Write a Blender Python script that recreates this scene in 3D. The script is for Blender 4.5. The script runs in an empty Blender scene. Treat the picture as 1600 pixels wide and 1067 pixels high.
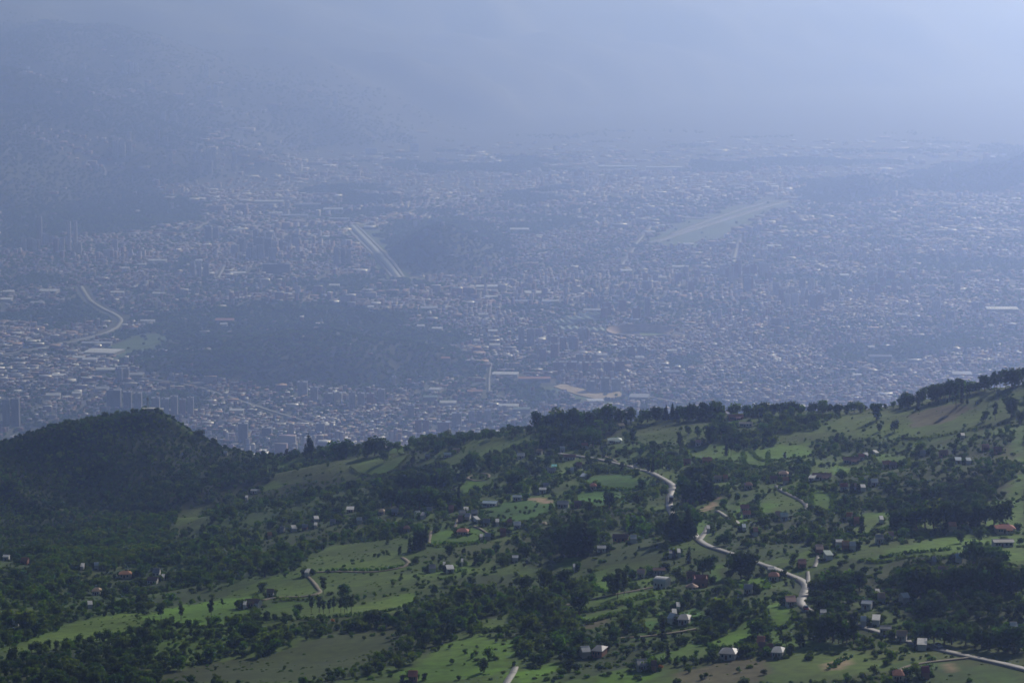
import bpy, math, random
import numpy as np
from collections import defaultdict

random.seed(7)
RNG = np.random.default_rng(11)
SC = bpy.context.scene
COL = SC.collection

# ------------------------------------------------------------------ camera, sky, sun, exposure
F = 4424.0                       # focal length in pixels of the 1600 px wide photograph
PITCH = math.radians(7.634)
CAM_Z = 1200.0
cam_d = bpy.data.cameras.new('camera')
cam_d.sensor_width = 36.0
cam_d.lens = 36.0 * F / 1600.0
cam_d.clip_start = 1.0
cam_d.clip_end = 90000.0
cam = bpy.data.objects.new('camera', cam_d)
cam.location = (0, 0, CAM_Z)
cam.rotation_euler = (math.radians(90) - PITCH, 0, 0)
COL.objects.link(cam)
SC.camera = cam

SUN_EL, SUN_AZ = math.radians(26.0), math.radians(28.0)     # azimuth to the right of the view axis (+Y)
world = bpy.data.worlds.new('World')
SC.world = world
world.use_nodes = True
wn = world.node_tree
wn.nodes.clear()
w_out = wn.nodes.new('ShaderNodeOutputWorld')
w_bg = wn.nodes.new('ShaderNodeBackground')
w_sky = wn.nodes.new('ShaderNodeTexSky')
w_sky.sky_type = 'NISHITA'
w_sky.sun_disc = False
w_sky.sun_elevation = SUN_EL
w_sky.sun_rotation = SUN_AZ
w_sky.altitude = 1500
w_sky.dust_density = 1.0
w_bg.inputs['Strength'].default_value = 0.07
wn.links.new(w_sky.outputs[0], w_bg.inputs['Color'])
wn.links.new(w_bg.outputs[0], w_out.inputs['Surface'])

sun_d = bpy.data.lights.new('sun', 'SUN')
sun_d.energy = 4.5
sun_d.angle = math.radians(0.53)
sun_d.color = (1.0, 0.93, 0.86)
sun = bpy.data.objects.new('sun', sun_d)
sun.rotation_euler = (math.radians(90) - SUN_EL, 0, math.pi - SUN_AZ)
sun.location = (800, 1500, 3000)
COL.objects.link(sun)

SC.view_settings.view_transform = 'Standard'
SC.view_settings.look = 'None'
SC.view_settings.gamma = 1.0
SC.view_settings.exposure = -0.38
SC.view_settings.use_curve_mapping = False
HAZE_DENSITY = 0.00011
HAZE_COLOR = (0.335, 0.465, 0.91)
HAZE_G = 0.76

cy = SC.cycles
cy.use_denoising = True
try:
    cy.denoiser = 'OPENIMAGEDENOISE'
except Exception:
    pass
cy.max_bounces = 4
cy.diffuse_bounces = 2
cy.glossy_bounces = 2
cy.transmission_bounces = 2
cy.volume_bounces = 1
cy.caustics_reflective = False
cy.caustics_refractive = False
cy.filter_width = 1.6

# ------------------------------------------------------------------ projection helpers
cp, sp = math.cos(PITCH), math.sin(PITCH)
def ray(px, py):
    a = (px - 800.0) / F
    b = (533.5 - py) / F
    return a, cp + b * sp, -sp + b * cp
def proj(x, y, z):
    dz = z - CAM_Z
    dep = np.maximum(y * cp - dz * sp, 1.0)
    return 800.0 + F * x / dep, 533.5 - F * (y * sp + dz * cp) / dep

# ------------------------------------------------------------------ noise
_T = np.random.default_rng(5).random((256, 256)) * 2 - 1
def vnoise(x, y, seed=0):
    x = np.asarray(x, float) + seed * 37.7
    y = np.asarray(y, float) + seed * 91.3
    xi = np.floor(x).astype(int); yi = np.floor(y).astype(int)
    fx = x - xi; fy = y - yi
    fx = fx * fx * fx * (fx * (fx * 6 - 15) + 10); fy = fy * fy * fy * (fy * (fy * 6 - 15) + 10)
    a = _T[xi % 256, yi % 256]; b = _T[(xi + 1) % 256, yi % 256]
    c = _T[xi % 256, (yi + 1) % 256]; d = _T[(xi + 1) % 256, (yi + 1) % 256]
    return (a * (1 - fx) + b * fx) * (1 - fy) + (c * (1 - fx) + d * fx) * fy
def fbm(x, y, s, seed=0, octs=3):
    r = 0; a = 1.0
    for k in range(octs):
        r = r + a * vnoise(x / s * 2 ** k, y / s * 2 ** k, seed + k * 3)
        a *= 0.5
    return r

# ------------------------------------------------------------------ height of the near hills
K = 0.60      # the distances noted below for the near hills are scaled by this
QK = K / 0.70
def near_noise(x, y):
    x = x / K; y = y / K
    left = np.clip((-x / np.maximum(y, 1) - 0.09) / 0.05, 0, 1) * np.clip((y - 2900) / 300, 0, 1)
    return K * (16 * vnoise(x / 340, y / 340, 1) + 6 * vnoise(x / 140, y / 140, 2) + 1.8 * vnoise(x / 55, y / 55, 3) + left * 22 * (0.5 - np.abs(vnoise((x + 0.5 * y) / 120, y / 300, 4))))
RIDGE = [(-220, 705, 3900), (-100, 702, 3900), (0, 693, 3900), (60, 674, 3890), (130, 657, 3880), (190, 649, 3860), (235, 641, 3850),
         (270, 655, 3840), (310, 681, 3820), (350, 700, 3800), (400, 710, 3780), (480, 709, 3740), (560, 705, 3680), (640, 695, 3600),
         (700, 686, 3550), (760, 678, 3500), (830, 669, 3420), (900, 663, 3350), (960, 660, 3300), (1020, 655, 3250), (1080, 650, 3220),
         (1150, 646, 3200), (1250, 642, 3170), (1330, 640, 3150), (1400, 633, 3120), (1450, 624, 3100), (1500, 613, 3070),
         (1560, 606, 3030), (1600, 600, 3000), (1700, 585, 2940), (1820, 570, 2880)]
CTRL = []
for p in RIDGE:
    CTRL.append(p)
CTRL += [(-180, 1130, 1560), (400, 1130, 1540), (800, 1130, 1500), (1200, 1130, 1450), (1780, 1130, 1400)]
_cols = {
    0: [(1067, 1700), (1000, 1950), (930, 2300), (870, 2800), (830, 3250), (780, 3600), (730, 3780)],
    235: [(1067, 1680), (1000, 1900), (950, 2100), (900, 2500), (860, 2850), (820, 3330), (760, 3580), (700, 3730)],
    360: [(850, 2720), (800, 3150), (750, 3480)],
    480: [(1067, 1650), (1000, 1830), (930, 2080), (880, 2330), (830, 2700), (780, 3050), (735, 3450)],
    720: [(1067, 1620), (1000, 1780), (930, 2000), (880, 2180), (830, 2420), (780, 2750), (730, 3120)],
    960: [(1067, 1580), (1000, 1730), (930, 1920), (880, 2080), (830, 2290), (780, 2530), (730, 2820), (690, 3080)],
    1200: [(1067, 1540), (1000, 1680), (930, 1850), (880, 1990), (830, 2180), (780, 2400), (730, 2660), (680, 2980)],
    1400: [(1067, 1520), (1000, 1650), (930, 1800), (870, 1960), (830, 2100), (780, 2330), (730, 2560), (680, 2850)],
    1600: [(1067, 1500), (1000, 1620), (930, 1760), (870, 1900), (800, 2150), (730, 2450), (680, 2650), (640, 2830)]}
for cx, lst in _cols.items():
    for py, Y in lst:
        CTRL.append((cx, py, Y))
        if cx == 0: CTRL.append((-200, py, Y))
        if cx == 1600: CTRL.append((1800, py - 8, Y - 20))
_cw = []
for px, py, Y in CTRL:
    Y = Y * K
    a, b, c = ray(px, py)
    _cw.append((a / b * Y, Y, CAM_Z + c / b * Y))
_cw = np.array(_cw)
def _tps_coord(x, y):
    yy = np.maximum(y, 1.0)
    az = np.clip(x / yy, -0.225, 0.225)
    return az * 2.6, yy / (1000.0 * K)
_cu, _cv = _tps_coord(_cw[:, 0], _cw[:, 1])
def _phi(d2):
    return 0.5 * d2 * np.log(d2 + 1e-12)
_n = len(_cw)
_A = np.zeros((_n + 3, _n + 3))
_A[:_n, :_n] = _phi((_cu[:, None] - _cu[None]) ** 2 + (_cv[:, None] - _cv[None]) ** 2) + np.eye(_n) * 2e-4
_A[:_n, _n] = 1; _A[:_n, _n + 1] = _cu; _A[:_n, _n + 2] = _cv
_A[_n:, :_n] = _A[:_n, _n:].T
_W = np.linalg.solve(_A, np.concatenate([_cw[:, 2] - near_noise(_cw[:, 0], _cw[:, 1]), np.zeros(3)]))
def tps(x, y):
    u, v = _tps_coord(x, y)
    r = _W[_n] + _W[_n + 1] * u + _W[_n + 2] * v
    for i in range(_n):
        r = r + _W[i] * _phi((u - _cu[i]) ** 2 + (v - _cv[i]) ** 2)
    return r
_raz = np.array([(p[0] - 800.0) / F / (cp + (533.5 - p[1]) / F * sp) for p in RIDGE])
_rY = np.array([p[2] * K for p in RIDGE], float)
def ridge_dist(x, y):
    return np.interp(np.clip(x / np.maximum(y, 1.0), -0.225, 0.225), _raz, _rY)

# ------------------------------------------------------------------ height of the valley and the far mountains
HILLS = [  # centre x, y, half width, half depth, height
    (-650, 8440, 620, 540, 92), (-290, 11500, 340, 640, 125), (1850, 14700, 340, 520, 95), (3050, 15300, 900, 900, 190),
    (-1050, 8150, 260, 260, 25)]
_FY = np.array([4000, 7000, 10000, 12000, 13700, 16300, 19600, 22500, 26000, 32000, 60000], float)
_FX = np.array([-3800, -3400, -2850, -2200, -1650, -1050, -350, 500, 2300, 9000, 40000], float)
def valley(x, y):
    z = 5 * vnoise(x / 900, y / 900, 6)
    for hx, hy, rx, ry, h in HILLS:
        r = np.sqrt(((x - hx) / rx) ** 2 + ((y - hy) / ry) ** 2)
        r = r * (1 + 0.18 * fbm(x, y, 330, 8, 2))
        b = np.clip(1 - r, 0, 1)
        z = z + h * b * b * (3 - 2 * b) * (1 + 0.25 * vnoise(x / 130, y / 130, 9))
    d = np.interp(y, _FY, _FX) - x
    d = d * 0.8 + 300 * fbm(x, y, 1500, 12, 3)
    d = np.maximum(d, 0)
    e = 0.40 * d * (0.9 + 0.30 * fbm(x, y, 1100, 15, 3))
    e = np.maximum(e, 0) * np.clip(d / 500, 0, 1)
    z = z + 1130 * (1 - np.exp(-e / 820))
    dw = x - np.interp(y, [0, 5000, 9000, 14000, 20000, 60000], [2600, 2900, 3300, 4200, 6500, 30000])
    e = np.maximum(dw, 0) * 0.3
    z = z + 1000 * (1 - np.exp(-e / 800))
    return np.minimum(z, 1190)

def height(x, y):
    x = np.asarray(x, float); y = np.asarray(y, float)
    Yr = ridge_dist(x, y)
    yn = np.clip(y, 1450 * K, None)
    inside = np.minimum(yn, Yr)
    sc = inside / np.maximum(y, 1.0)
    xx = np.where(y > 0, np.clip(x * np.where(y > 1450 * K, sc, np.minimum(sc, 1e6)), -0.225 * inside, 0.225 * inside), x)
    # noise is evaluated where the point really is, the smooth base where the sight line meets the ridge or the near edge
    zb = tps(xx, inside) + np.where(y > Yr, near_noise(xx, inside), near_noise(np.where(y < 1450 * K, xx, x), inside))
    t = np.clip(y / (1450.0 * K), 0, 1)
    s = 1 - (1 - t) ** 1.6
    zn = 1197.5 * (1 - s) + zb * s
    d = np.maximum(y - Yr, 0)
    dk = d / K
    drop = K * np.where(dk < 200, 0.0011 * dk * dk, 44 + 0.42 * (dk - 200))
    zf = zn - (CAM_Z - zn) / Yr * d - drop + np.clip(d / 300, 0, 1) * 10 * vnoise(x / 200, y / 200, 19)
    zv = valley(x, y) * np.clip((y - 3000) / 2500, 0, 1)
    z = np.maximum(zf, zv)
    return np.where(y > 7000, valley(x, y), z)

# fine grid (near hills)
GX = np.arange(-960, 960.1, 6.0) * K; GY = np.arange(1260, 4500.1, 6.0) * K
_gx, _gy = np.meshgrid(GX, GY)
GZ = height(_gx.ravel(), _gy.ravel()).reshape(_gx.shape)
# coarse grid (everything)
CX = np.concatenate([np.arange(-14000, -4200, 350), np.arange(-4200, 4200, 60), np.arange(4200, 14001, 350)]).astype(float)
CY = np.concatenate([np.arange(-2400, 7000, 80), np.arange(7000, 17000, 60), np.arange(17000, 30000, 200), np.arange(30000, 42001, 600)]).astype(float)
_cx, _cy = np.meshgrid(CX, CY)
CZ = height(_cx.ravel(), _cy.ravel()).reshape(_cx.shape)

def bil(Xs, Ys, Z, x, y):
    x = np.asarray(x, float); y = np.asarray(y, float)
    i = np.clip(np.searchsorted(Xs, x) - 1, 0, len(Xs) - 2)
    j = np.clip(np.searchsorted(Ys, y) - 1, 0, len(Ys) - 2)
    fx = np.clip((x - Xs[i]) / (Xs[i + 1] - Xs[i]), 0, 1); fy = np.clip((y - Ys[j]) / (Ys[j + 1] - Ys[j]), 0, 1)
    return (Z[j, i] * (1 - fx) + Z[j, i + 1] * fx) * (1 - fy) + (Z[j + 1, i] * (1 - fx) + Z[j + 1, i + 1] * fx) * fy
def hz(x, y):
    return bil(GX, GY, GZ, x, y)
def cz(x, y):
    return bil(CX, CY, CZ, x, y)
_SN = np.arange(1300, 4450, 3.0) * K
_SF = np.concatenate([np.arange(6000, 12000, 12.0), np.arange(12000, 40000, 40.0)])
def hit(px, py, far=False):
    """world point on the ground seen at photo pixel px, py"""
    a, b, c = ray(px, py)
    S = _SF if far else _SN
    X = a / b * S; Zr = CAM_Z + c / b * S
    Zt = cz(X, S) if far else hz(X, S)
    k = np.nonzero(Zr < Zt)[0]
    if len(k) == 0:
        dlt = Zr - Zt
        k = [int(np.argmin(dlt))]
    k = k[0]
    if k > 0:
        d0 = Zr[k - 1] - Zt[k - 1]; d1 = Zr[k] - Zt[k]
        t = d0 / (d0 - d1) if d0 > d1 else 1.0
        t = min(max(t, 0), 1)
        Y = S[k - 1] + t * (S[k] - S[k - 1])
    else:
        Y = S[0]
    x = a / b * Y
    return float(x), float(Y), float(cz(x, Y) if far else hz(x, Y))

# ------------------------------------------------------------------ land cover map, read off the photograph in its pixels
def raster(polys, W=1600, H=1067):
    m = np.zeros((H, W), np.uint8)
    for cls, poly in polys:
        p = np.array(poly, float)
        x0, x1 = int(max(p[:, 0].min() - 3, 0)), int(min(p[:, 0].max() + 3, W - 1))
        y0, y1 = int(max(p[:, 1].min() - 3, 0)), int(min(p[:, 1].max() + 3, H - 1))
        if x1 <= x0 or y1 <= y0: continue
        X, Y = np.meshgrid(np.arange(x0, x1 + 1), np.arange(y0, y1 + 1))
        X = X + 5 * vnoise(X / 14, Y / 7, 31) ; Y = Y + 2.0 * vnoise(X / 14, Y / 7, 33)
        ins = np.zeros(X.shape, bool)
        n = len(p)
        for i in range(n):
            xa, ya = p[i]; xb, yb = p[(i + 1) % n]
            if ya == yb: continue
            c = ((ya > Y) != (yb > Y)) & (X < (xb - xa) * (Y - ya) / (yb - ya) + xa)
            ins ^= c
        m[y0:y1 + 1, x0:x1 + 1][ins] = cls
    return m
def look(m, px, py):
    i = np.clip(np.asarray(px).astype(int), 0, m.shape[1] - 1); j = np.clip(np.asarray(py).astype(int), 0, m.shape[0] - 1)
    return m[j, i]
# 1 olive pasture, 2 bright green pasture, 3 deep green meadow, 4 bare earth, 5 pale dry field, 10 dark wood, 11 light grove
PAST = [
    (12, [(0, 868), (180, 848), (300, 798), (420, 758), (600, 738), (590, 800), (640, 835), (560, 845), (490, 862), (440, 896), (330, 938), (250, 952), (130, 966), (60, 985), (0, 1006)]),
    (12, [(640, 925), (720, 900), (800, 895), (900, 930), (900, 975), (870, 1030), (780, 990), (720, 985), (650, 962)]),
    (12, [(830, 800), (960, 790), (1040, 800), (1040, 870), (960, 880), (860, 900), (800, 870)]),
    (12, [(1110, 790), (1200, 800), (1260, 800), (1330, 790), (1330, 840), (1280, 850), (1240, 870), (1120, 880)]),
    (12, [(1240, 900), (1340, 870), (1420, 880), (1420, 930), (1340, 1000), (1260, 1005), (1240, 960)]),
    (12, [(880, 980), (1000, 1000), (1010, 1030), (960, 1050), (880, 1067), (830, 1040)]), (12, [(1300, 740), (1420, 720), (1560, 680), (1570, 800), (1400, 830), (1320, 800)]),
    (12, [(1020, 890), (1200, 880), (1180, 960), (1110, 1000), (1060, 950)]),
    (10, [(0, 700), (60, 680), (150, 660), (235, 645), (300, 680), (360, 705), (420, 715), (400, 760), (300, 800), (180, 850), (0, 880)]),
    (10, [(585, 745), (640, 722), (680, 735), (715, 760), (712, 795), (640, 800), (580, 790)]),
    (10, [(860, 810), (900, 795), (935, 805), (930, 870), (860, 870)]),
    (10, [(1010, 650), (1110, 632), (1200, 640), (1200, 652), (1060, 652)]),
    (10, [(1062, 730), (1110, 722), (1115, 770), (1095, 790), (1062, 790)]),
    (10, [(830, 640), (960, 635), (985, 655), (940, 700), (840, 705)]),
    (10, [(1400, 880), (1500, 860), (1600, 870), (1600, 1010), (1480, 990), (1400, 960)]),
    (10, [(0, 1020), (100, 1005), (230, 1000), (240, 1067), (0, 1067)]),
    (10, [(1255, 950), (1300, 900), (1340, 900), (1345, 960), (1330, 1000), (1262, 1005)]),
    (10, [(1380, 790), (1450, 760), (1560, 720), (1575, 800), (1500, 830), (1400, 830)]),
    (10, [(1050, 800), (1080, 800), (1080, 840), (1040, 845)]),
    (10, [(480, 985), (640, 960), (720, 975), (690, 1010), (600, 1040), (520, 1067), (480, 1067), (560, 1010)]),
    (11, [(100, 840), (180, 810), (300, 800), (280, 850), (200, 880), (60, 940), (20, 920)]),
    (11, [(1560, 700), (1600, 690), (1600, 790), (1575, 790)]),
    (1, [(1318, 645), (1360, 634), (1430, 627), (1490, 614), (1560, 606), (1600, 599), (1600, 652), (1555, 662), (1500, 672), (1450, 684), (1400, 684), (1330, 682), (1300, 668)]),
    (5, [(1420, 648), (1500, 628), (1520, 640), (1470, 662), (1420, 668)]),
    (2, [(1588, 678), (1600, 672), (1600, 720), (1594, 728), (1580, 700)]), (2, [(1582, 742), (1600, 735), (1600, 812), (1585, 802), (1574, 770)]),
    (2, [(1170, 702), (1262, 690), (1268, 712), (1190, 722)]), (2, [(1300, 728), (1325, 722), (1330, 738), (1300, 742)]),
    (2, [(1362, 708), (1420, 715), (1420, 730), (1370, 726)]), (1, [(1196, 764), (1222, 766), (1258, 788), (1240, 800), (1196, 796)]),
    (2, [(1268, 766), (1302, 770), (1300, 800), (1270, 800)]), (2, [(1430, 800), (1490, 800), (1480, 830), (1440, 835)]),
    (2, [(1550, 785), (1600, 775), (1600, 850), (1560, 845), (1540, 815)]), (1, [(1200, 680), (1290, 668), (1300, 680), (1220, 695)]),
    (2, [(1345, 800), (1390, 795), (1395, 820), (1350, 838), (1330, 838)]),
    (1, [(990, 676), (1020, 660), (1060, 655), (1110, 657), (1115, 672), (1080, 690), (1030, 692), (1000, 692)]),
    (2, [(1070, 698), (1130, 692), (1165, 712), (1160, 722), (1080, 718)]), (2, [(1160, 706), (1200, 706), (1200, 732), (1165, 728)]),
    (3, [(903, 746), (955, 740), (1008, 748), (1018, 760), (960, 766), (915, 758)]), (3, [(898, 768), (945, 764), (980, 776), (945, 796), (900, 790)]),
    (3, [(765, 795), (800, 780), (855, 780), (874, 792), (840, 812), (800, 820), (760, 812)]), (4, [(818, 777), (850, 778), (872, 786), (840, 786)]),
    (4, [(1095, 798), (1110, 784), (1122, 776), (1120, 790), (1104, 800)]), (2, [(1078, 818), (1100, 812), (1108, 828), (1082, 836)]),
    (2, [(1140, 800), (1165, 792), (1170, 815), (1150, 825)]), (2, [(1195, 780), (1210, 780), (1205, 800), (1190, 800)]),
    (2, [(1350, 875), (1400, 853), (1450, 845), (1500, 832), (1545, 850), (1530, 872), (1480, 870), (1420, 866), (1378, 884)]),
    (2, [(1540, 840), (1600, 830), (1600, 880), (1560, 885), (1535, 870)]),
    (2, [(1196, 1012), (1208, 985), (1262, 1000), (1330, 1012), (1370, 1030), (1392, 1046), (1330, 1056), (1250, 1067), (1190, 1067)]),
    (4, [(1288, 1040), (1308, 1028), (1332, 1026), (1322, 1042), (1300, 1047)]), (3, [(1396, 1032), (1480, 1035), (1600, 1048), (1600, 1067), (1420, 1067), (1392, 1046)]),
    (4, [(1474, 1036), (1496, 1036), (1496, 1048), (1480, 1048)]), (2, [(1196, 950), (1226, 935), (1240, 955), (1236, 985), (1205, 988)]),
    (1, [(1330, 940), (1370, 935), (1405, 950), (1395, 970), (1350, 965)]), (2, [(1320, 905), (1345, 900), (1348, 915), (1325, 918)]),
    (2, [(885, 950), (905, 944), (960, 930), (1030, 918), (1036, 928), (960, 944), (905, 960)]), (2, [(902, 964), (960, 949), (1020, 928), (1032, 934), (960, 960), (910, 978)]),
    (5, [(905, 978), (950, 962), (955, 972), (925, 984)]), (3, [(1002, 970), (1026, 964), (1030, 992), (1006, 994)]), (3, [(1062, 960), (1092, 948), (1098, 966), (1075, 974)]),
    (2, [(1105, 1008), (1170, 968), (1188, 985), (1150, 1012), (1118, 1018)]), (2, [(1010, 1022), (1100, 1005), (1106, 1026), (1040, 1036), (1010, 1034)]),
    (2, [(940, 1050), (1020, 1036), (1045, 1046), (1000, 1067), (930, 1067)]), (2, [(800, 1052), (882, 1028), (865, 1050), (820, 1067), (800, 1067)]),
    (5, [(1050, 1052), (1150, 1028), (1200, 1030), (1195, 1067), (1060, 1067)]), (2, [(925, 895), (955, 885), (962, 925), (930, 925)]),
    (2, [(870, 880), (900, 868), (905, 885), (875, 890)]), (2, [(1110, 880), (1125, 878), (1128, 910), (1112, 908)]), (2, [(1150, 908), (1200, 900), (1200, 925), (1160, 922)]),
    (1, [(455, 895), (490, 865), (520, 850), (560, 848), (600, 858), (625, 872), (645, 880), (620, 895), (560, 896), (500, 892)]),
    (1, [(415, 922), (485, 896), (505, 915), (500, 932), (430, 934)]), (1, [(510, 898), (640, 896), (650, 910), (560, 925), (510, 925)]),
    (2, [(400, 955), (430, 940), (500, 938), (560, 945), (640, 925), (655, 940), (600, 958), (480, 966), (410, 972)]),
    (6, [(400, 1030), (480, 1000), (560, 985), (630, 985), (605, 1012), (540, 1042), (480, 1062), (400, 1067)]),  # rough olive slope; cloud shade is darkened into its ground colour
    (2, [(612, 1060), (660, 1030), (700, 1002), (740, 990), (800, 1000), (800, 1042), (740, 1060), (640, 1067)]),
    (2, [(668, 838), (700, 828), (740, 824), (770, 832), (750, 850), (690, 856), (665, 850)]), (1, [(620, 900), (680, 902), (700, 920), (640, 922)]),
    (1, [(0, 1018), (30, 1006), (80, 986), (130, 966), (190, 957), (250, 960), (240, 976), (180, 986), (120, 1001), (60, 1020), (0, 1030)]),
    (2, [(220, 966), (260, 950), (330, 938), (400, 928), (400, 958), (350, 980), (300, 980), (250, 972)]),
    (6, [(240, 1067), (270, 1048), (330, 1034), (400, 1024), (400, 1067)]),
    (2, [(548, 730), (580, 716), (640, 711), (612, 740), (560, 742)]), (2, [(400, 757), (440, 749), (446, 760), (403, 766)]),
    (2, [(435, 722), (480, 714), (475, 725), (440, 730)]), (2, [(590, 700), (640, 693), (650, 702), (600, 708)]), (1, [(720, 690), (790, 682), (800, 695), (730, 705)]),
    (2, [(725, 755), (745, 748), (770, 755), (740, 772), (722, 770)]), (2, [(850, 735), (890, 715), (905, 722), (890, 740), (860, 745)]),
    (1, [(980, 728), (1040, 735), (1060, 742), (1060, 752), (1000, 742)]), (2, [(690, 880), (735, 878), (740, 890), (695, 895)]),
    (2, [(745, 970), (800, 955), (800, 985), (750, 990)]), (1, [(262, 825), (280, 800), (330, 785), (300, 815)]),
]
CLS = raster(PAST)

# roads and tracks (photo pixels)
ROADS = [
    ('main_road', 7.0, 'asphalt', [(1640, 1056), (1600, 1045), (1560, 1036), (1520, 1028), (1460, 1013), (1420, 1003), (1375, 988), (1330, 975), (1285, 965), (1254, 954), (1249, 940), (1259, 922), (1261, 911), (1250, 903), (1228, 896), (1195, 885), (1160, 870), (1130, 861), (1108, 855), (1091, 846), (1084, 834), (1066, 822), (1052, 806), (1046, 795), (1045, 785), (1049, 768), (1053, 757), (1040, 750), (1022, 742), (1003, 735), (975, 727), (955, 722), (930, 716), (880, 711), (845, 706)]),
    ('zigzag_lane', 5.0, 'concrete', [(1091, 846), (1098, 837), (1104, 830), (1105, 823)]),
    ('lane', 4.5, 'concrete', [(1120, 798), (1135, 805), (1150, 814), (1156, 824)]),
    ('curved_lane', 4.5, 'concrete', [(1213, 759), (1218, 766), (1232, 773), (1247, 780), (1262, 788), (1270, 793), (1260, 797)]),
    ('looping_track', 3.5, 'dirt', [(480, 900), (489, 908), (498, 919), (502, 927), (495, 933), (470, 935), (430, 933), (412, 938)]),
    ('farm_track', 3.5, 'dirt', [(495, 894), (520, 891), (545, 893), (590, 895), (615, 892), (638, 886), (641, 878), (628, 871)]),
    ('grove_path', 3.0, 'dirt', [(670, 852), (671, 842), (673, 830)]),
    ('corner_track', 3.5, 'dirt', [(1515, 1028), (1470, 1033), (1430, 1036), (1402, 1038), (1393, 1043), (1398, 1056), (1404, 1062)]),
    ('cottage_path', 3.0, 'concrete', [(1262, 912), (1263, 903), (1262, 893)]),
    ('brick_house_path', 3.0, 'concrete', [(1273, 886), (1276, 878), (1279, 868)]),
    ('meadow_lane', 4.0, 'dirt', [(970, 997), (1005, 995), (1040, 991), (1066, 987), (1088, 983)]),
    ('bottom_track', 4.0, 'concrete', [(780, 1090), (790, 1070), (798, 1058), (806, 1042)]),
    ('driveway_loop', 3.0, 'dirt', [(730, 747), (734, 741), (745, 738), (758, 738), (768, 742), (768, 748), (758, 753), (744, 754), (734, 751), (730, 747)]),
    ('hamlet_path', 3.0, 'dirt', [(711, 824), (713, 817), (715, 811)]),
    ('terrace_path', 3.0, 'dirt', [(885, 946), (920, 938), (960, 929), (1000, 922), (1022, 917)]),
    ('shed_lane', 3.0, 'dirt', [(740, 822), (752, 826), (762, 834)]),
    ('pine_path', 2.5, 'dirt', [(848, 818), (851, 812), (853, 820)]),
    ('wood_path', 2.5, 'concrete', [(1484, 908), (1489, 914), (1494, 919)]),
    ('villa_lane', 3.0, 'dirt', [(935, 711), (950, 713), (960, 718), (964, 722)]),
]

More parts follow.
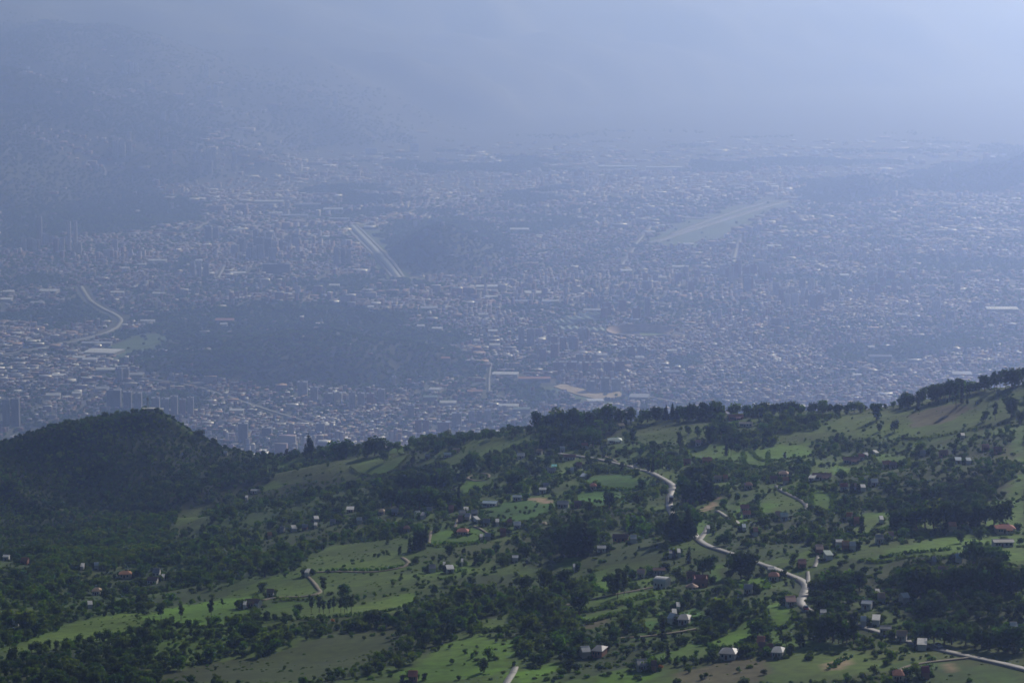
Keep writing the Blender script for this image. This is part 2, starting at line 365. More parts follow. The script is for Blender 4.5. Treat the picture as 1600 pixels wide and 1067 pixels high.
# houses: photo pixel of the foot, width px, depth m, turn deg, roof, wall, form
HOUSES = [
    (421, 842, 9, 8, 5, 'orange', 'cream', 'gable'), (441, 833, 9, 8, -10, 'grey', 'grey', 'gable'), (459, 831, 9, 9, 15, 'white', 'white', 'mono'),
    (476, 829, 11, 8, 0, 'grey', 'brick', 'gable'), (494, 816, 9, 8, 10, 'white', 'white', 'mono'), (493, 826, 6, 6, 0, 'white', 'white', 'mono'),
    (520, 821, 10, 8, -5, 'grey', 'grey', 'gable'), (547, 801, 14, 8, 0, 'white', 'cream', 'mono'), (561, 819, 10, 8, 8, 'white', 'white', 'gable'),
    (596, 805, 11, 9, 0, 'tan', 'cream', 'hip'), (617, 805, 13, 8, 0, 'grey', 'grey', 'gable'), (652, 809, 9, 8, 20, 'white', 'white', 'gable'),
    (661, 811, 8, 8, -12, 'grey', 'white', 'mono'), (671, 803, 11, 8, 0, 'grey', 'grey', 'gable'), (705, 801, 10, 9, 0, 'red', 'brick', 'gable'),
    (722, 808, 11, 9, 12, 'grey', 'white', 'gable'), (731, 814, 10, 10, -8, 'grey', 'white', 'gable'), (741, 808, 12, 9, 5, 'grey', 'grey', 'gable'),
    (728, 803, 9, 8, 0, 'white', 'white', 'mono'), (719, 817, 9, 9, 0, 'brown', 'brick', 'gable'), (745, 818, 8, 8, 25, 'white', 'white', 'mono'),
    (760, 822, 14, 8, 0, 'grey', 'grey', 'gable'), (777, 822, 7, 6, 0, 'white', 'white', 'mono'), (796, 823, 9, 8, 5, 'red', 'cream', 'gable'),
    (723, 837, 22, 11, -3, 'orange', 'cream', 'hip'), (635, 832, 13, 9, 5, 'brown', 'grey', 'hip'), (752, 846, 6, 6, 0, 'white', 'white', 'mono'),
    (762, 845, 12, 8, 0, 'grey', 'grey', 'gable'), (766, 792, 28, 12, -12, 'blue', 'grey', 'shed'), (786, 838, 12, 8, 0, 'red', 'brick', 'gable'),
    (808, 827, 14, 9, 3, 'white', 'white', 'gable'), (668, 718, 10, 8, 0, 'grey', 'grey', 'gable'), (699, 715, 14, 9, 4, 'green', 'grey', 'gable'),
    (713, 708, 14, 8, 0, 'tan', 'cream', 'gable'), (507, 715, 4, 6, 0, 'white', 'white', 'mono'), (398, 771, 15, 8, -14, 'white', 'white', 'shed'), (385, 782, 5, 6, 0, 'white', 'white', 'mono'),
    (352, 712, 7, 7, 0, 'white', 'grey', 'gable'),
    (814, 717, 14, 9, 5, 'white', 'white', 'gable'), (843, 711, 11, 8, -15, 'grey', 'grey', 'gable'), (879, 707, 10, 8, 0, 'white', 'white', 'gable'),
    (890, 719, 24, 8, -3, 'red', 'white', 'gable'), (862, 740, 16, 9, 0, 'grey', 'white', 'gable'), (866, 735, 10, 8, 0, 'turquoise', 'white', 'mono'),
    (894, 740, 7, 7, 0, 'white', 'white', 'gable'), (905, 732, 11, 9, 0, 'brown', 'cream', 'gable'), (912, 750, 10, 9, -20, 'blue', 'grey', 'mono'),
    (927, 766, 13, 9, 0, 'orange', 'cream', 'hip'), (919, 695, 14, 8, 0, 'white', 'white', 'shed'), (914, 701, 12, 8, 0, 'grey', 'white', 'gable'),
    (961, 693, 26, 14, 0, 'green', 'white', 'hip'), (970, 670, 12, 8, 20, 'white', 'white', 'gable'), (982, 664, 5, 6, 0, 'white', 'white', 'mono'),
    (1091, 697, 11, 9, 0, 'white', 'white', 'gable'), (1074, 727, 14, 9, 0, 'brown', 'brick', 'gable'), (1105, 725, 18, 9, 4, 'red', 'brick', 'gable'),
    (1150, 656, 28, 9, 0, 'red', 'brick', 'gable'), (1166, 667, 26, 8, -8, 'grey', 'white', 'shed'), (1122, 754, 14, 8, 0, 'tan', 'white', 'gable'), (1134, 753, 9, 8, 0, 'orange', 'cream', 'gable'),
    (1170, 765, 15, 10, 0, 'brown', 'cream', 'hip'), (1164, 801, 16, 9, 0, 'red', 'white', 'gable'), (1167, 810, 15, 9, 0, 'orange', 'white', 'gable'),
    (848, 771, 14, 8, 0, 'white', 'white', 'shed'), (853, 765, 10, 8, 0, 'grey', 'white', 'gable'), (880, 794, 22, 10, -6, 'grey', 'grey', 'gable'), (903, 794, 14, 8, 0, 'brown', 'brick', 'gable'),
    (808, 783, 18, 8, 0, 'blue', 'grey', 'shed'), (865, 843, 8, 7, 0, 'white', 'white', 'mono'), (970, 847, 30, 9, -8, 'brown', 'brick', 'gable'), (990, 849, 12, 9, 0, 'white', 'white', 'gable'),
    (940, 864, 17, 7, 0, 'white', 'white', 'shed'), (1163, 831, 7, 7, 0, 'blue', 'white', 'mono'), (1181, 838, 9, 8, 0, 'grey', 'white', 'gable'), (1107, 833, 6, 6, 0, 'white', 'white', 'mono'),
    (1225, 747, 18, 10, -8, 'tan', 'cream', 'hip'), (1209, 755, 14, 8, 5, 'brown', 'cream', 'gable'), (1228, 757, 11, 8, 0, 'orange', 'cream', 'gable'), (1285, 750, 36, 10, -4, 'brown', 'white', 'gable'),
    (1270, 753, 12, 8, -20, 'white', 'white', 'mono'), (1331, 725, 32, 10, -6, 'brown', 'grey', 'gable'), (1346, 720, 12, 8, 0, 'orange', 'white', 'gable'), (1353, 717, 9, 7, 0, 'white', 'white', 'mono'),
    (1369, 713, 7, 7, 20, 'white', 'white', 'mono'), (1386, 731, 16, 9, 0, 'orange', 'cream', 'gable'), (1396, 733, 14, 8, -5, 'brown', 'cream', 'gable'), (1367, 760, 13, 9, 0, 'white', 'white', 'gable'),
    (1349, 768, 9, 6, 0, 'white', 'white', 'mono'), (1319, 767, 15, 8, 0, 'crimson', 'white', 'gable'), (1340, 767, 11, 8, 0, 'grey', 'grey', 'gable'), (1442, 714, 11, 8, 0, 'grey', 'white', 'gable'),
    (1475, 714, 17, 9, 0, 'brown', 'brick', 'gable'), (1498, 725, 12, 7, 0, 'blue', 'white', 'mono'), (1514, 726, 9, 7, 0, 'blue', 'white', 'mono'), (1541, 705, 12, 8, 5, 'orange', 'brick', 'gable'),
    (1560, 709, 14, 8, 0, 'brown', 'brick', 'gable'), (1450, 797, 22, 9, 0, 'brown', 'white', 'gable'), (1226, 814, 15, 9, 0, 'green', 'white', 'gable'), (1216, 811, 9, 7, 0, 'tan', 'cream', 'gable'),
    (1328, 814, 11, 8, -15, 'orange', 'cream', 'gable'), (1339, 821, 10, 7, 0, 'orange', 'brick', 'gable'), (1378, 819, 7, 7, 0, 'white', 'white', 'mono'), (1489, 830, 14, 8, 0, 'orange', 'cream', 'gable'),
    (1572, 834, 36, 12, 0, 'orange', 'cream', 'hip'), (1568, 855, 40, 10, 4, 'grey', 'grey', 'shed'),
    (1002, 904, 15, 8, -5, 'pink', 'white', 'gable'), (1035, 919, 26, 11, -25, 'white', 'white', 'barrel'), (1095, 917, 30, 14, -4, 'red', 'brick', 'court'), (1030, 899, 24, 7, 0, 'brown', 'grey', 'shed'),
    (1080, 908, 17, 8, 0, 'brown', 'brick', 'gable'), (1170, 929, 17, 9, -8, 'grey', 'grey', 'gable'), (1060, 956, 7, 6, 0, 'white', 'white', 'mono'), (1052, 975, 12, 9, -30, 'white', 'white', 'gable'),
    (1070, 977, 22, 13, -10, 'grey', 'grey', 'hip'), (1054, 967, 9, 7, 0, 'white', 'white', 'mono'), (914, 1028, 17, 10, 12, 'white', 'cream', 'gable'), (937, 1027, 22, 13, -18, 'grey', 'brick', 'hip'),
    (1003, 1049, 20, 11, 6, 'grey', 'grey', 'gable'), (1022, 1050, 10, 7, 0, 'brown', 'brick', 'gable'), (1140, 1031, 32, 13, -14, 'grey', 'grey', 'hip'), (1190, 1012, 15, 9, -10, 'orange', 'brick', 'gable'),
    (1193, 1021, 17, 8, -12, 'brown', 'cream', 'gable'), (897, 894, 4, 5, 0, 'white', 'white', 'mono'), (805, 879, 12, 7, 0, 'white', 'white', 'shed'), (1061, 871, 6, 7, 0, 'white', 'white', 'mono'), (1048, 872, 6, 6, 0, 'grey', 'white', 'mono'),
    (1236, 948, 19, 12, 0, 'pink', 'white', 'gable'), (1210, 909, 20, 10, -6, 'red', 'white', 'hip'), (1205, 898, 13, 7, 0, 'white', 'white', 'shed'), (1254, 889, 15, 10, 0, 'red', 'brick', 'gable'),
    (1281, 866, 14, 10, 0, 'pink', 'brick', 'gable'), (1295, 875, 14, 9, 10, 'green', 'white', 'mono'), (1312, 855, 14, 8, 0, 'white', 'white', 'shed'), (1322, 860, 14, 9, -8, 'grey', 'brick', 'gable'), (1333, 861, 11, 8, 0, 'white', 'white', 'gable'),
    (1375, 850, 15, 9, 0, 'grey', 'white', 'gable'), (1393, 845, 9, 7, 0, 'pink', 'white', 'gable'), (1499, 880, 12, 8, 0, 'blue', 'white', 'gable'), (1475, 901, 20, 9, -8, 'brown', 'cream', 'gable'),
    (1356, 953, 20, 9, -16, 'blue', 'white', 'shed'), (1372, 935, 8, 6, 0, 'white', 'white', 'mono'), (1378, 943, 14, 8, 0, 'grey', 'grey', 'gable'), (1414, 943, 14, 8, 15, 'white', 'grey', 'gable'),
    (1370, 978, 15, 8, -10, 'white', 'white', 'mono'), (1287, 967, 12, 7, -5, 'white', 'white', 'shed'), (1338, 978, 10, 7, -8, 'white', 'white', 'mono'), (1350, 980, 11, 7, -8, 'white', 'grey', 'gable'),
    (1217, 1029, 22, 12, -12, 'white', 'grey', 'hip'), (1204, 1024, 12, 8, 0, 'brown', 'brick', 'gable'), (1405, 1067, 22, 10, -5, 'orange', 'cream', 'hip'), (1447, 1061, 14, 8, 0, 'crimson', 'brick', 'gable'),
    (1442, 1016, 18, 9, -10, 'white', 'white', 'mono'), (1585, 990, 13, 9, 0, 'white', 'white', 'gable'),
    (1385, 993, 22, 7, -14, 'grey', 'white', 'shed'), (1410, 1003, 20, 7, -14, 'tan', 'white', 'gable'),
    (195, 904, 24, 11, 3, 'orange', 'cream', 'hip'), (244, 907, 14, 10, 0, 'grey', 'white', 'tall'), (238, 913, 20, 9, -6, 'brown', 'white', 'gable'), (254, 908, 6, 6, 0, 'white', 'white', 'mono'),
    (128, 891, 7, 7, 0, 'white', 'white', 'mono'), (150, 890, 9, 7, 10, 'white', 'white', 'gable'), (150, 930, 17, 10, 0, 'tan', 'white', 'hip'), (140, 951, 9, 6, 12, 'white', 'white', 'mono'),
    (9, 876, 12, 8, 0, 'white', 'white', 'shed'), (38, 882, 14, 8, -6, 'red', 'brick', 'gable'), (24, 978, 12, 5, 3, 'white', 'white', 'shed'), (391, 950, 22, 10, -4, 'brown', 'cream', 'gable'), (382, 952, 6, 6, 0, 'white', 'white', 'mono'),
    (480, 901, 8, 7, -12, 'white', 'white', 'mono'), (422, 933, 14, 6, 0, 'brown', 'grey', 'gable'), (403, 950, 9, 7, -25, 'brown', 'white', 'gable'),
    (675, 895, 13, 9, 6, 'grey', 'white', 'gable'), (703, 896, 14, 8, 10, 'white', 'white', 'mono'), (694, 890, 5, 5, 0, 'white', 'white', 'mono'), (722, 885, 4, 5, 0, 'white', 'white', 'mono'),
    (645, 1069, 18, 9, 0, 'orange', 'brick', 'gable'), (1460, 885, 8, 7, 0, 'grey', 'grey', 'gable'), (1505, 686, 7, 6, 0, 'white', 'white', 'mono'), (1288, 643, 9, 7, 0, 'white', 'white', 'gable'),
]

HOUSES = [(h[:5] + (('tan', 'orange', 'pink')[i % 3],) + h[6:]) if (h[0] > 800 and h[2] <= 14 and h[5] in ('grey', 'white') and h[7] == 'gable' and i % 2) else h for i, h in enumerate(HOUSES)]

# notable trees: photo pixel of the foot, height px, kind
TREES = []
def row(x0, y0, x1, y1, n, h0, h1, kinds, jx=4, jy=2):
    r = random.Random(int(x0 * 7 + y0))
    for i in range(n):
        t = (i + 0.5) / n
        TREES.append((x0 + (x1 - x0) * t + r.uniform(-jx, jx), y0 + (y1 - y0) * t + r.uniform(-jy, jy), r.uniform(h0, h1), r.choice(kinds)))
row(1010, 659, 1130, 653, 14, 22, 30, ['dark', 'dark', 'pine']); row(1140, 650, 1345, 645, 24, 14, 24, ['dark', 'mid', 'dark'])
row(1348, 643, 1400, 638, 6, 7, 12, ['dark', 'mid']); row(1402, 637, 1412, 636, 2, 16, 20, ['dark']); row(1415, 637, 1428, 634, 3, 23, 27, ['dark']); row(1434, 633, 1446, 630, 2, 24, 28, ['dark', 'cypress'])
row(1452, 628, 1505, 616, 11, 24, 31, ['dark']); row(1508, 617, 1532, 612, 4, 18, 24, ['dark', 'mid']); row(1537, 611, 1572, 607, 6, 24, 32, ['dark', 'euc']); row(1576, 606, 1600, 602, 4, 26, 36, ['dark', 'euc'])
TREES += [(1369, 656, 28, 'dark'), (1434, 641, 22, 'cypress'), (1398, 674, 20, 'dark'), (1374, 674, 14, 'dark'), (1494, 640, 42, 'euc'), (1503, 630, 26, 'cypress'), (1511, 631, 22, 'cypress'), (1560, 626, 18, 'euc'),
          (1580, 652, 36, 'dark'), (1555, 657, 28, 'euc'), (1540, 657, 18, 'dark'), (1535, 660, 12, 'mid'), (1594, 662, 22, 'dark'), (1452, 634, 7, 'dark'), (1466, 632, 8, 'cypress'), (1480, 629, 8, 'cypress'), (1419, 638, 8, 'dark')]
row(835, 672, 990, 662, 15, 24, 38, ['dark', 'dark', 'mid']); row(842, 704, 935, 696, 9, 26, 40, ['dark', 'dark', 'cypress'])
row(645, 702, 830, 678, 17, 9, 18, ['mid', 'dark']); row(500, 716, 640, 706, 11, 12, 24, ['dark', 'mid'])
TREES += [(483, 713, 38, 'pine'), (530, 718, 35, 'dark'), (541, 716, 32, 'dark'), (575, 714, 30, 'dark'), (585, 712, 36, 'dark'), (600, 722, 22, 'dark')]
TREES += [(989, 698, 30, 'euc'), (1062, 706, 32, 'euc'), (1075, 678, 14, 'dark'), (1090, 682, 18, 'dark'), (1110, 692, 34, 'dark'), (1126, 684, 30, 'dark'), (1135, 712, 30, 'cypress'), (1142, 712, 30, 'euc'), (1060, 662, 9, 'dark'),
          (1013, 737, 22, 'cypress'), (1020, 738, 26, 'cypress'), (1028, 741, 22, 'euc'), (1189, 662, 26, 'euc'), (1200, 690, 24, 'dark')]
row(1068, 788, 1112, 780, 8, 38, 56, ['dark', 'pine']); row(1072, 760, 1112, 752, 6, 30, 40, ['dark'])
TREES += [(884, 866, 50, 'pine'), (893, 868, 62, 'pine'), (903, 868, 68, 'pine'), (912, 866, 58, 'pine'), (922, 864, 48, 'dark'), (873, 860, 40, 'dark'), (952, 794, 30, 'dark'), (1003, 768, 22, 'dark'),
          (1040, 846, 40, 'dark'), (1052, 845, 58, 'pine'), (1074, 842, 56, 'pine'), (1082, 830, 40, 'dark')]
row(598, 790, 708, 798, 13, 28, 44, ['dark']); row(620, 765, 700, 768, 8, 26, 36, ['dark', 'pine'])
TREES += [(716, 790, 34, 'cypress'), (710, 782, 26, 'cypress'), (735, 740, 34, 'dark'), (728, 738, 24, 'dark'), (807, 766, 32, 'dark'), (798, 764, 24, 'dark'), (760, 770, 16, 'dark'), (775, 768, 15, 'dark'), (745, 772, 17, 'dark')]
row(636, 862, 668, 858, 7, 26, 38, ['euc', 'cypress']); row(486, 958, 556, 956, 9, 20, 30, ['euc'])
TREES += [(505, 928, 28, 'euc'), (330, 966, 34, 'euc'), (252, 968, 26, 'euc'), (283, 969, 28, 'euc'), (347, 948, 14, 'euc'), (578, 978, 28, 'dark'), (590, 978, 30, 'dark'), (605, 978, 24, 'dark'), (613, 980, 22, 'dark'), (820, 922, 26, 'dark'),
          (520, 973, 8, 'orange'), (1032, 1046, 10, 'orange'), (1346, 836, 40, 'cypress'), (466, 962, 22, 'dark'), (268, 976, 16, 'dark')]
row(40, 1022, 240, 990, 15, 12, 22, ['dark', 'mid']); row(255, 985, 470, 965, 14, 10, 20, ['dark', 'mid'])
row(1390, 830, 1570, 818, 15, 30, 52, ['dark', 'dark', 'mid']); row(1410, 935, 1600, 925, 16, 40, 66, ['dark', 'dark', 'pine']); row(1425, 1000, 1600, 1020, 12, 30, 50, ['dark'])
row(1268, 1000, 1335, 1006, 8, 36, 54, ['dark', 'euc', 'mid']); row(1262, 930, 1345, 925, 8, 24, 40, ['dark', 'mid'])
TREES += [(1185, 998, 38, 'dark'), (1110, 896, 34, 'dark'), (1098, 898, 30, 'dark'), (1158, 905, 52, 'dark'), (1170, 906, 46, 'dark'), (1145, 898, 34, 'dark'), (965, 935, 46, 'euc'), (975, 930, 40, 'euc'), (958, 928, 36, 'dark'),
          (905, 1015, 34, 'dark'), (1035, 1000, 44, 'cypress'), (1043, 1032, 30, 'cypress'), (1070, 1038, 16, 'dark'), (1088, 1026, 12, 'mid'), (840, 960, 48, 'dark'), (855, 925, 44, 'dark'), (880, 925, 40, 'dark'), (1265, 1028, 14, 'mid'),
          (1215, 1020, 18, 'dark'), (1236, 1022, 20, 'dark'), (1229, 1008, 22, 'dark'), (1250, 1012, 24, 'dark'), (1240, 882, 20, 'mid'), (1500, 848, 22, 'dark'), (1530, 846, 26, 'mid'), (1540, 892, 50, 'dark'), (1522, 893, 58, 'dark'),
          (1557, 895, 46, 'dark'), (1310, 1005, 50, 'euc'), (756, 1050, 26, 'dark'), (764, 1030, 20, 'mid'), (905, 960, 44, 'dark'), (1220, 1000, 24, 'cypress')]

# hedges (photo pixels)
HEDGES = [
    ('dark hedge along the lower edge of the upper terraced field', [(890, 962), (930, 950), (975, 940), (1030, 927)]),
    ('dark hedge below the middle terraced field', [(905, 979), (950, 966), (1000, 950), (1035, 938)]),
    ('thin hedge climbing beside the looping track', [(500, 892), (545, 890), (600, 893), (640, 883)]),
    ('hedge on the far side of the long green meadow', [(900, 767), (945, 764), (985, 766), (1012, 764)]),
    ('clipped hedge lining the curved villa lane', [(1220, 764), (1235, 771), (1255, 780), (1268, 789)]),
    ('hedge at the foot of the bright green spur', [(1362, 876), (1400, 866), (1450, 862), (1500, 858)]),
    ('short hedge beside the brown earth patch, bottom right', [(1298, 1044), (1312, 1034), (1328, 1027)]),
    ('hedge under the orange hip roof left of centre', [(680, 850), (720, 850), (760, 848)]),
    ('hedge between olive pastures at lower left centre', [(430, 937), (470, 938), (500, 936)]),
    ('straggling hedge across the grassy ridge at upper right', [(1400, 686), (1450, 686), (1500, 676), (1560, 664)]),
]

# ------------------------------------------------------------------ mesh and object helpers
def mk_mesh(name, V, Fc, mats=(), smooth=False):
    me = bpy.data.meshes.new(name)
    me.from_pydata([tuple(map(float, v)) for v in V], [], [tuple(f) for f in Fc])
    for m in mats: me.materials.append(m)
    if smooth: me.polygons.foreach_set('use_smooth', [True] * len(me.polygons))
    me.update()
    return me
def np_mesh(name, V, Q, mats=(), smooth=False):
    me = bpy.data.meshes.new(name)
    V = np.ascontiguousarray(V, np.float32); Q = np.ascontiguousarray(Q, np.int32)
    k = Q.shape[1]
    me.vertices.add(len(V)); me.vertices.foreach_set('co', V.ravel())
    me.loops.add(Q.size); me.loops.foreach_set('vertex_index', Q.ravel())
    me.polygons.add(len(Q)); me.polygons.foreach_set('loop_start', np.arange(0, Q.size, k, dtype=np.int32))
    try: me.polygons.foreach_set('loop_total', np.full(len(Q), k, np.int32))
    except Exception: pass
    if smooth: me.polygons.foreach_set('use_smooth', np.ones(len(Q), bool))
    for m in mats: me.materials.append(m)
    me.update(); me.validate()
    return me
def add(name, me, parent=None, loc=None, rot=None, scl=None, mat=None, **props):
    o = bpy.data.objects.new(name, me)
    COL.objects.link(o)
    if parent is not None: o.parent = parent
    if loc is not None: o.location = loc
    if rot is not None: o.rotation_euler = rot if hasattr(rot, '__len__') else (0, 0, rot)
    if scl is not None: o.scale = scl
    if mat is not None and me is not None:
        o.material_slots[0].link = 'OBJECT'
        o.material_slots[0].material = mat
    for k, v in props.items(): o[k] = v
    return o
def box(x0, x1, y0, y1, z0, z1, V, Fc):
    b = len(V)
    V += [(x0, y0, z0), (x1, y0, z0), (x1, y1, z0), (x0, y1, z0), (x0, y0, z1), (x1, y0, z1), (x1, y1, z1), (x0, y1, z1)]
    Fc += [(b, b + 3, b + 2, b + 1), (b + 4, b + 5, b + 6, b + 7), (b, b + 1, b + 5, b + 4), (b + 1, b + 2, b + 6, b + 5), (b + 2, b + 3, b + 7, b + 6), (b + 3, b, b + 4, b + 7)]

# ------------------------------------------------------------------ materials
def mat(name, col, rough=0.8, spec=0.3, var=0.0, scale=0.3, bump=0.0, objrand=0.0, metal=0.0, translucent=0.0, col2=None, streak=None):
    m = bpy.data.materials.new(name)
    m.use_nodes = True
    nt = m.node_tree; N = nt.nodes; L = nt.links
    p = N['Principled BSDF']
    p.inputs['Roughness'].default_value = rough
    p.inputs['Specular IOR Level'].default_value = spec
    p.inputs['Metallic'].default_value = metal
    c = tuple(col) + (1,)
    p.inputs['Base Color'].default_value = c
    out = None
    if var > 0 or col2 is not None:
        tc = N.new('ShaderNodeTexCoord'); nz = N.new('ShaderNodeTexNoise')
        nz.inputs['Scale'].default_value = scale; nz.inputs['Detail'].default_value = 5
        L.new(tc.outputs['Object'], nz.inputs['Vector'])
        rp = N.new('ShaderNodeMapRange'); rp.inputs[1].default_value = 0.3; rp.inputs[2].default_value = 0.7
        L.new(nz.outputs['Fac'], rp.inputs[0])
        mx = N.new('ShaderNodeMix'); mx.data_type = 'RGBA'
        d = tuple(col2) if col2 is not None else tuple(v * (1 - var) for v in col)
        e = c if col2 is not None else tuple(min(v * (1 + var), 1) for v in col) + (1,)
        mx.inputs[6].default_value = tuple(d) + (1,); mx.inputs[7].default_value = e
        L.new(rp.outputs[0], mx.inputs[0])
        out = mx.outputs[2]
        if bump > 0:
            bp = N.new('ShaderNodeBump'); bp.inputs['Strength'].default_value = bump; bp.inputs['Distance'].default_value = 0.3
            L.new(nz.outputs['Fac'], bp.inputs['Height']); L.new(bp.outputs[0], p.inputs['Normal'])
    if objrand > 0:
        oi = N.new('ShaderNodeObjectInfo'); hs = N.new('ShaderNodeHueSaturation')
        mr = N.new('ShaderNodeMapRange'); mr.inputs[3].default_value = 1 - objrand; mr.inputs[4].default_value = 1 + objrand
        L.new(oi.outputs['Random'], mr.inputs[0]); L.new(mr.outputs[0], hs.inputs['Value'])
        ml = N.new('ShaderNodeMath'); ml.operation = 'MULTIPLY'; ml.inputs[1].default_value = 7.31
        fr = N.new('ShaderNodeMath'); fr.operation = 'FRACT'
        L.new(oi.outputs['Random'], ml.inputs[0]); L.new(ml.outputs[0], fr.inputs[0])
        mh = N.new('ShaderNodeMapRange'); mh.inputs[3].default_value = 0.475; mh.inputs[4].default_value = 0.525
        L.new(fr.outputs[0], mh.inputs[0]); L.new(mh.outputs[0], hs.inputs['Hue'])
        if out is not None: L.new(out, hs.inputs['Color'])
        else: hs.inputs['Color'].default_value = c
        out = hs.outputs[0]
    if out is not None: L.new(out, p.inputs['Base Color'])
    if translucent > 0:
        tr = N.new('ShaderNodeBsdfTranslucent'); ms = N.new('ShaderNodeMixShader'); ms.inputs[0].default_value = translucent
        if out is not None: L.new(out, tr.inputs['Color'])
        else: tr.inputs['Color'].default_value = c
        L.new(p.outputs[0], ms.inputs[1]); L.new(tr.outputs[0], ms.inputs[2])
        L.new(ms.outputs[0], N['Material Output'].inputs['Surface'])
    return m
def attr_mat(name, rough=0.8, spec=0.3, var=0.25, scale=0.02, scale2=None, rough_attr=False):
    m = bpy.data.materials.new(name); m.use_nodes = True
    nt = m.node_tree; N = nt.nodes; L = nt.links; p = N['Principled BSDF']
    p.inputs['Roughness'].default_value = rough; p.inputs['Specular IOR Level'].default_value = spec
    at = N.new('ShaderNodeAttribute'); at.attribute_name = 'Col'
    out = at.outputs['Color']
    if var > 0:
        for k, (s, a) in enumerate(((scale, var), (scale2 or scale * 7, var * 0.8))):
            ge = N.new('ShaderNodeNewGeometry'); nz = N.new('ShaderNodeTexNoise')
            nz.inputs['Scale'].default_value = s; nz.inputs['Detail'].default_value = 6
            L.new(ge.outputs['Position'], nz.inputs['Vector'])
            rp = N.new('ShaderNodeMapRange'); rp.inputs[1].default_value = 0.3; rp.inputs[2].default_value = 0.7
            rp.inputs[3].default_value = 1 - a; rp.inputs[4].default_value = 1 + a
            L.new(nz.outputs['Fac'], rp.inputs[0])
            hs = N.new('ShaderNodeHueSaturation'); L.new(rp.outputs[0], hs.inputs['Value']); L.new(out, hs.inputs['Color'])
            out = hs.outputs[0]
    if rough_attr:
        a2 = N.new('ShaderNodeAttribute'); a2.attribute_name = 'Rough'; L.new(a2.outputs['Fac'], p.inputs['Roughness'])
    L.new(out, p.inputs['Base Color'])
    return m

M = {}
M['ground'] = attr_mat('ground', 0.9, 0.1, 0.3, 0.02, 0.22)
M['valley'] = attr_mat('valley_ground', 0.85, 0.2, 0.3, 0.004, 0.03)
M['city'] = attr_mat('city_blocks', 0.45, 0.5, 0.0, rough_attr=True)
LEAF = {'dark': (0.047, 0.096, 0.009), 'mid': (0.082, 0.150, 0.009), 'light': (0.112, 0.180, 0.012), 'euc': (0.058, 0.098, 0.022), 'cypress': (0.030, 0.058, 0.012),
        'pine': (0.028, 0.056, 0.013), 'shrub': (0.082, 0.150, 0.010), 'orange': (0.38, 0.12, 0.02)}
for k, c in LEAF.items():
    M['leaf_' + k] = mat('leaf_' + k, c, 0.8, 0.06, 0.35, 3.0, objrand=0.35 if k != 'orange' else 0.1, translucent=0.45 if k in ('dark', 'pine', 'cypress') else 0.6)
M['bark'] = mat('bark', (0.11, 0.085, 0.06), 0.9, 0.2, 0.3, 1.5)
ROOF = {'orange': (0.40, 0.18, 0.10), 'red': (0.27, 0.12, 0.085), 'brown': (0.17, 0.10, 0.075), 'grey': (0.24, 0.245, 0.25), 'white': (0.54, 0.54, 0.52), 'tan': (0.46, 0.33, 0.22),
        'blue': (0.26, 0.34, 0.42), 'green': (0.34, 0.45, 0.40), 'crimson': (0.27, 0.07, 0.075), 'turquoise': (0.10, 0.42, 0.42), 'pink': (0.48, 0.30, 0.26)}
ROOFWORD = {'orange': 'orange tiled', 'red': 'red tiled', 'brown': 'brown tiled', 'grey': 'grey metal', 'white': 'white metal', 'tan': 'tan tiled', 'blue': 'blue grey', 'green': 'pale green', 'crimson': 'crimson', 'turquoise': 'turquoise', 'pink': 'pinkish'}
for k, c in ROOF.items():
    metal = k in ('grey', 'white', 'blue', 'green', 'turquoise')
    M['roof_' + k] = mat('roof_' + k, c, 0.55 if metal else 0.8, 0.35 if metal else 0.2, 0.28, 0.7, bump=0.15, objrand=0.12)
for k, c in {'white': (0.52, 0.51, 0.48), 'cream': (0.46, 0.39, 0.29), 'brick': (0.30, 0.15, 0.10), 'grey': (0.34, 0.34, 0.33)}.items():
    M['wall_' + k] = mat('wall_' + k, c, 0.85, 0.2, 0.12, 0.6)
M['glass'] = mat('window_glass', (0.03, 0.04, 0.05), 0.15, 0.5)
M['door'] = mat('door_wood', (0.12, 0.07, 0.04), 0.6)
M['asphalt'] = mat('asphalt', (0.165, 0.165, 0.16), 0.65, 0.35, 0.35, 0.12)
M['concrete'] = mat('concrete', (0.25, 0.245, 0.225), 0.75, 0.25, 0.3, 0.15)
M['dirt'] = mat('dirt_track', (0.19, 0.165, 0.115), 0.9, 0.2, 0.25, 0.08)
M['metal'] = mat('galvanised_metal', (0.35, 0.36, 0.38), 0.4, 0.5)
M['tyre'] = mat('tyre', (0.02, 0.02, 0.02), 0.8)
M['city_road'] = mat('city_road', (0.22, 0.23, 0.21), 0.8, 0.25, 0.15, 0.01)
M['runway'] = mat('runway', (0.23, 0.24, 0.20), 0.85, 0.2, 0.15, 0.01)
M['airfield_grass'] = mat('airfield_grass', (0.09, 0.15, 0.04), 0.9, 0.1, 0.2, 0.01)
M['river'] = mat('river_water', (0.10, 0.12, 0.08), 0.45, 0.5, 0.1, 0.01)
M['earth'] = mat('bare_earth', (0.52, 0.43, 0.27), 0.9, 0.1, 0.2, 0.02)
M['seats'] = mat('stadium_seats', (0.50, 0.36, 0.22), 0.8, 0.2, 0.2, 0.05)
M['pitch'] = mat('pitch_grass', (0.14, 0.22, 0.06), 0.9)
TW = {'brick': (0.22, 0.13, 0.10), 'grey': (0.26, 0.26, 0.26), 'pale': (0.42, 0.41, 0.39), 'dark': (0.16, 0.16, 0.17)}
for k, c in TW.items():
    M['tower_' + k] = mat('tower_' + k, c, 0.7, 0.3, 0.25, 2.2)
M['far_roof_white'] = mat('far_roof_white', (0.75, 0.75, 0.72), 0.38, 0.5, 0.1, 1.0)
M['far_roof_grey'] = mat('far_roof_grey', (0.38, 0.39, 0.40), 0.4, 0.5, 0.15, 1.0)
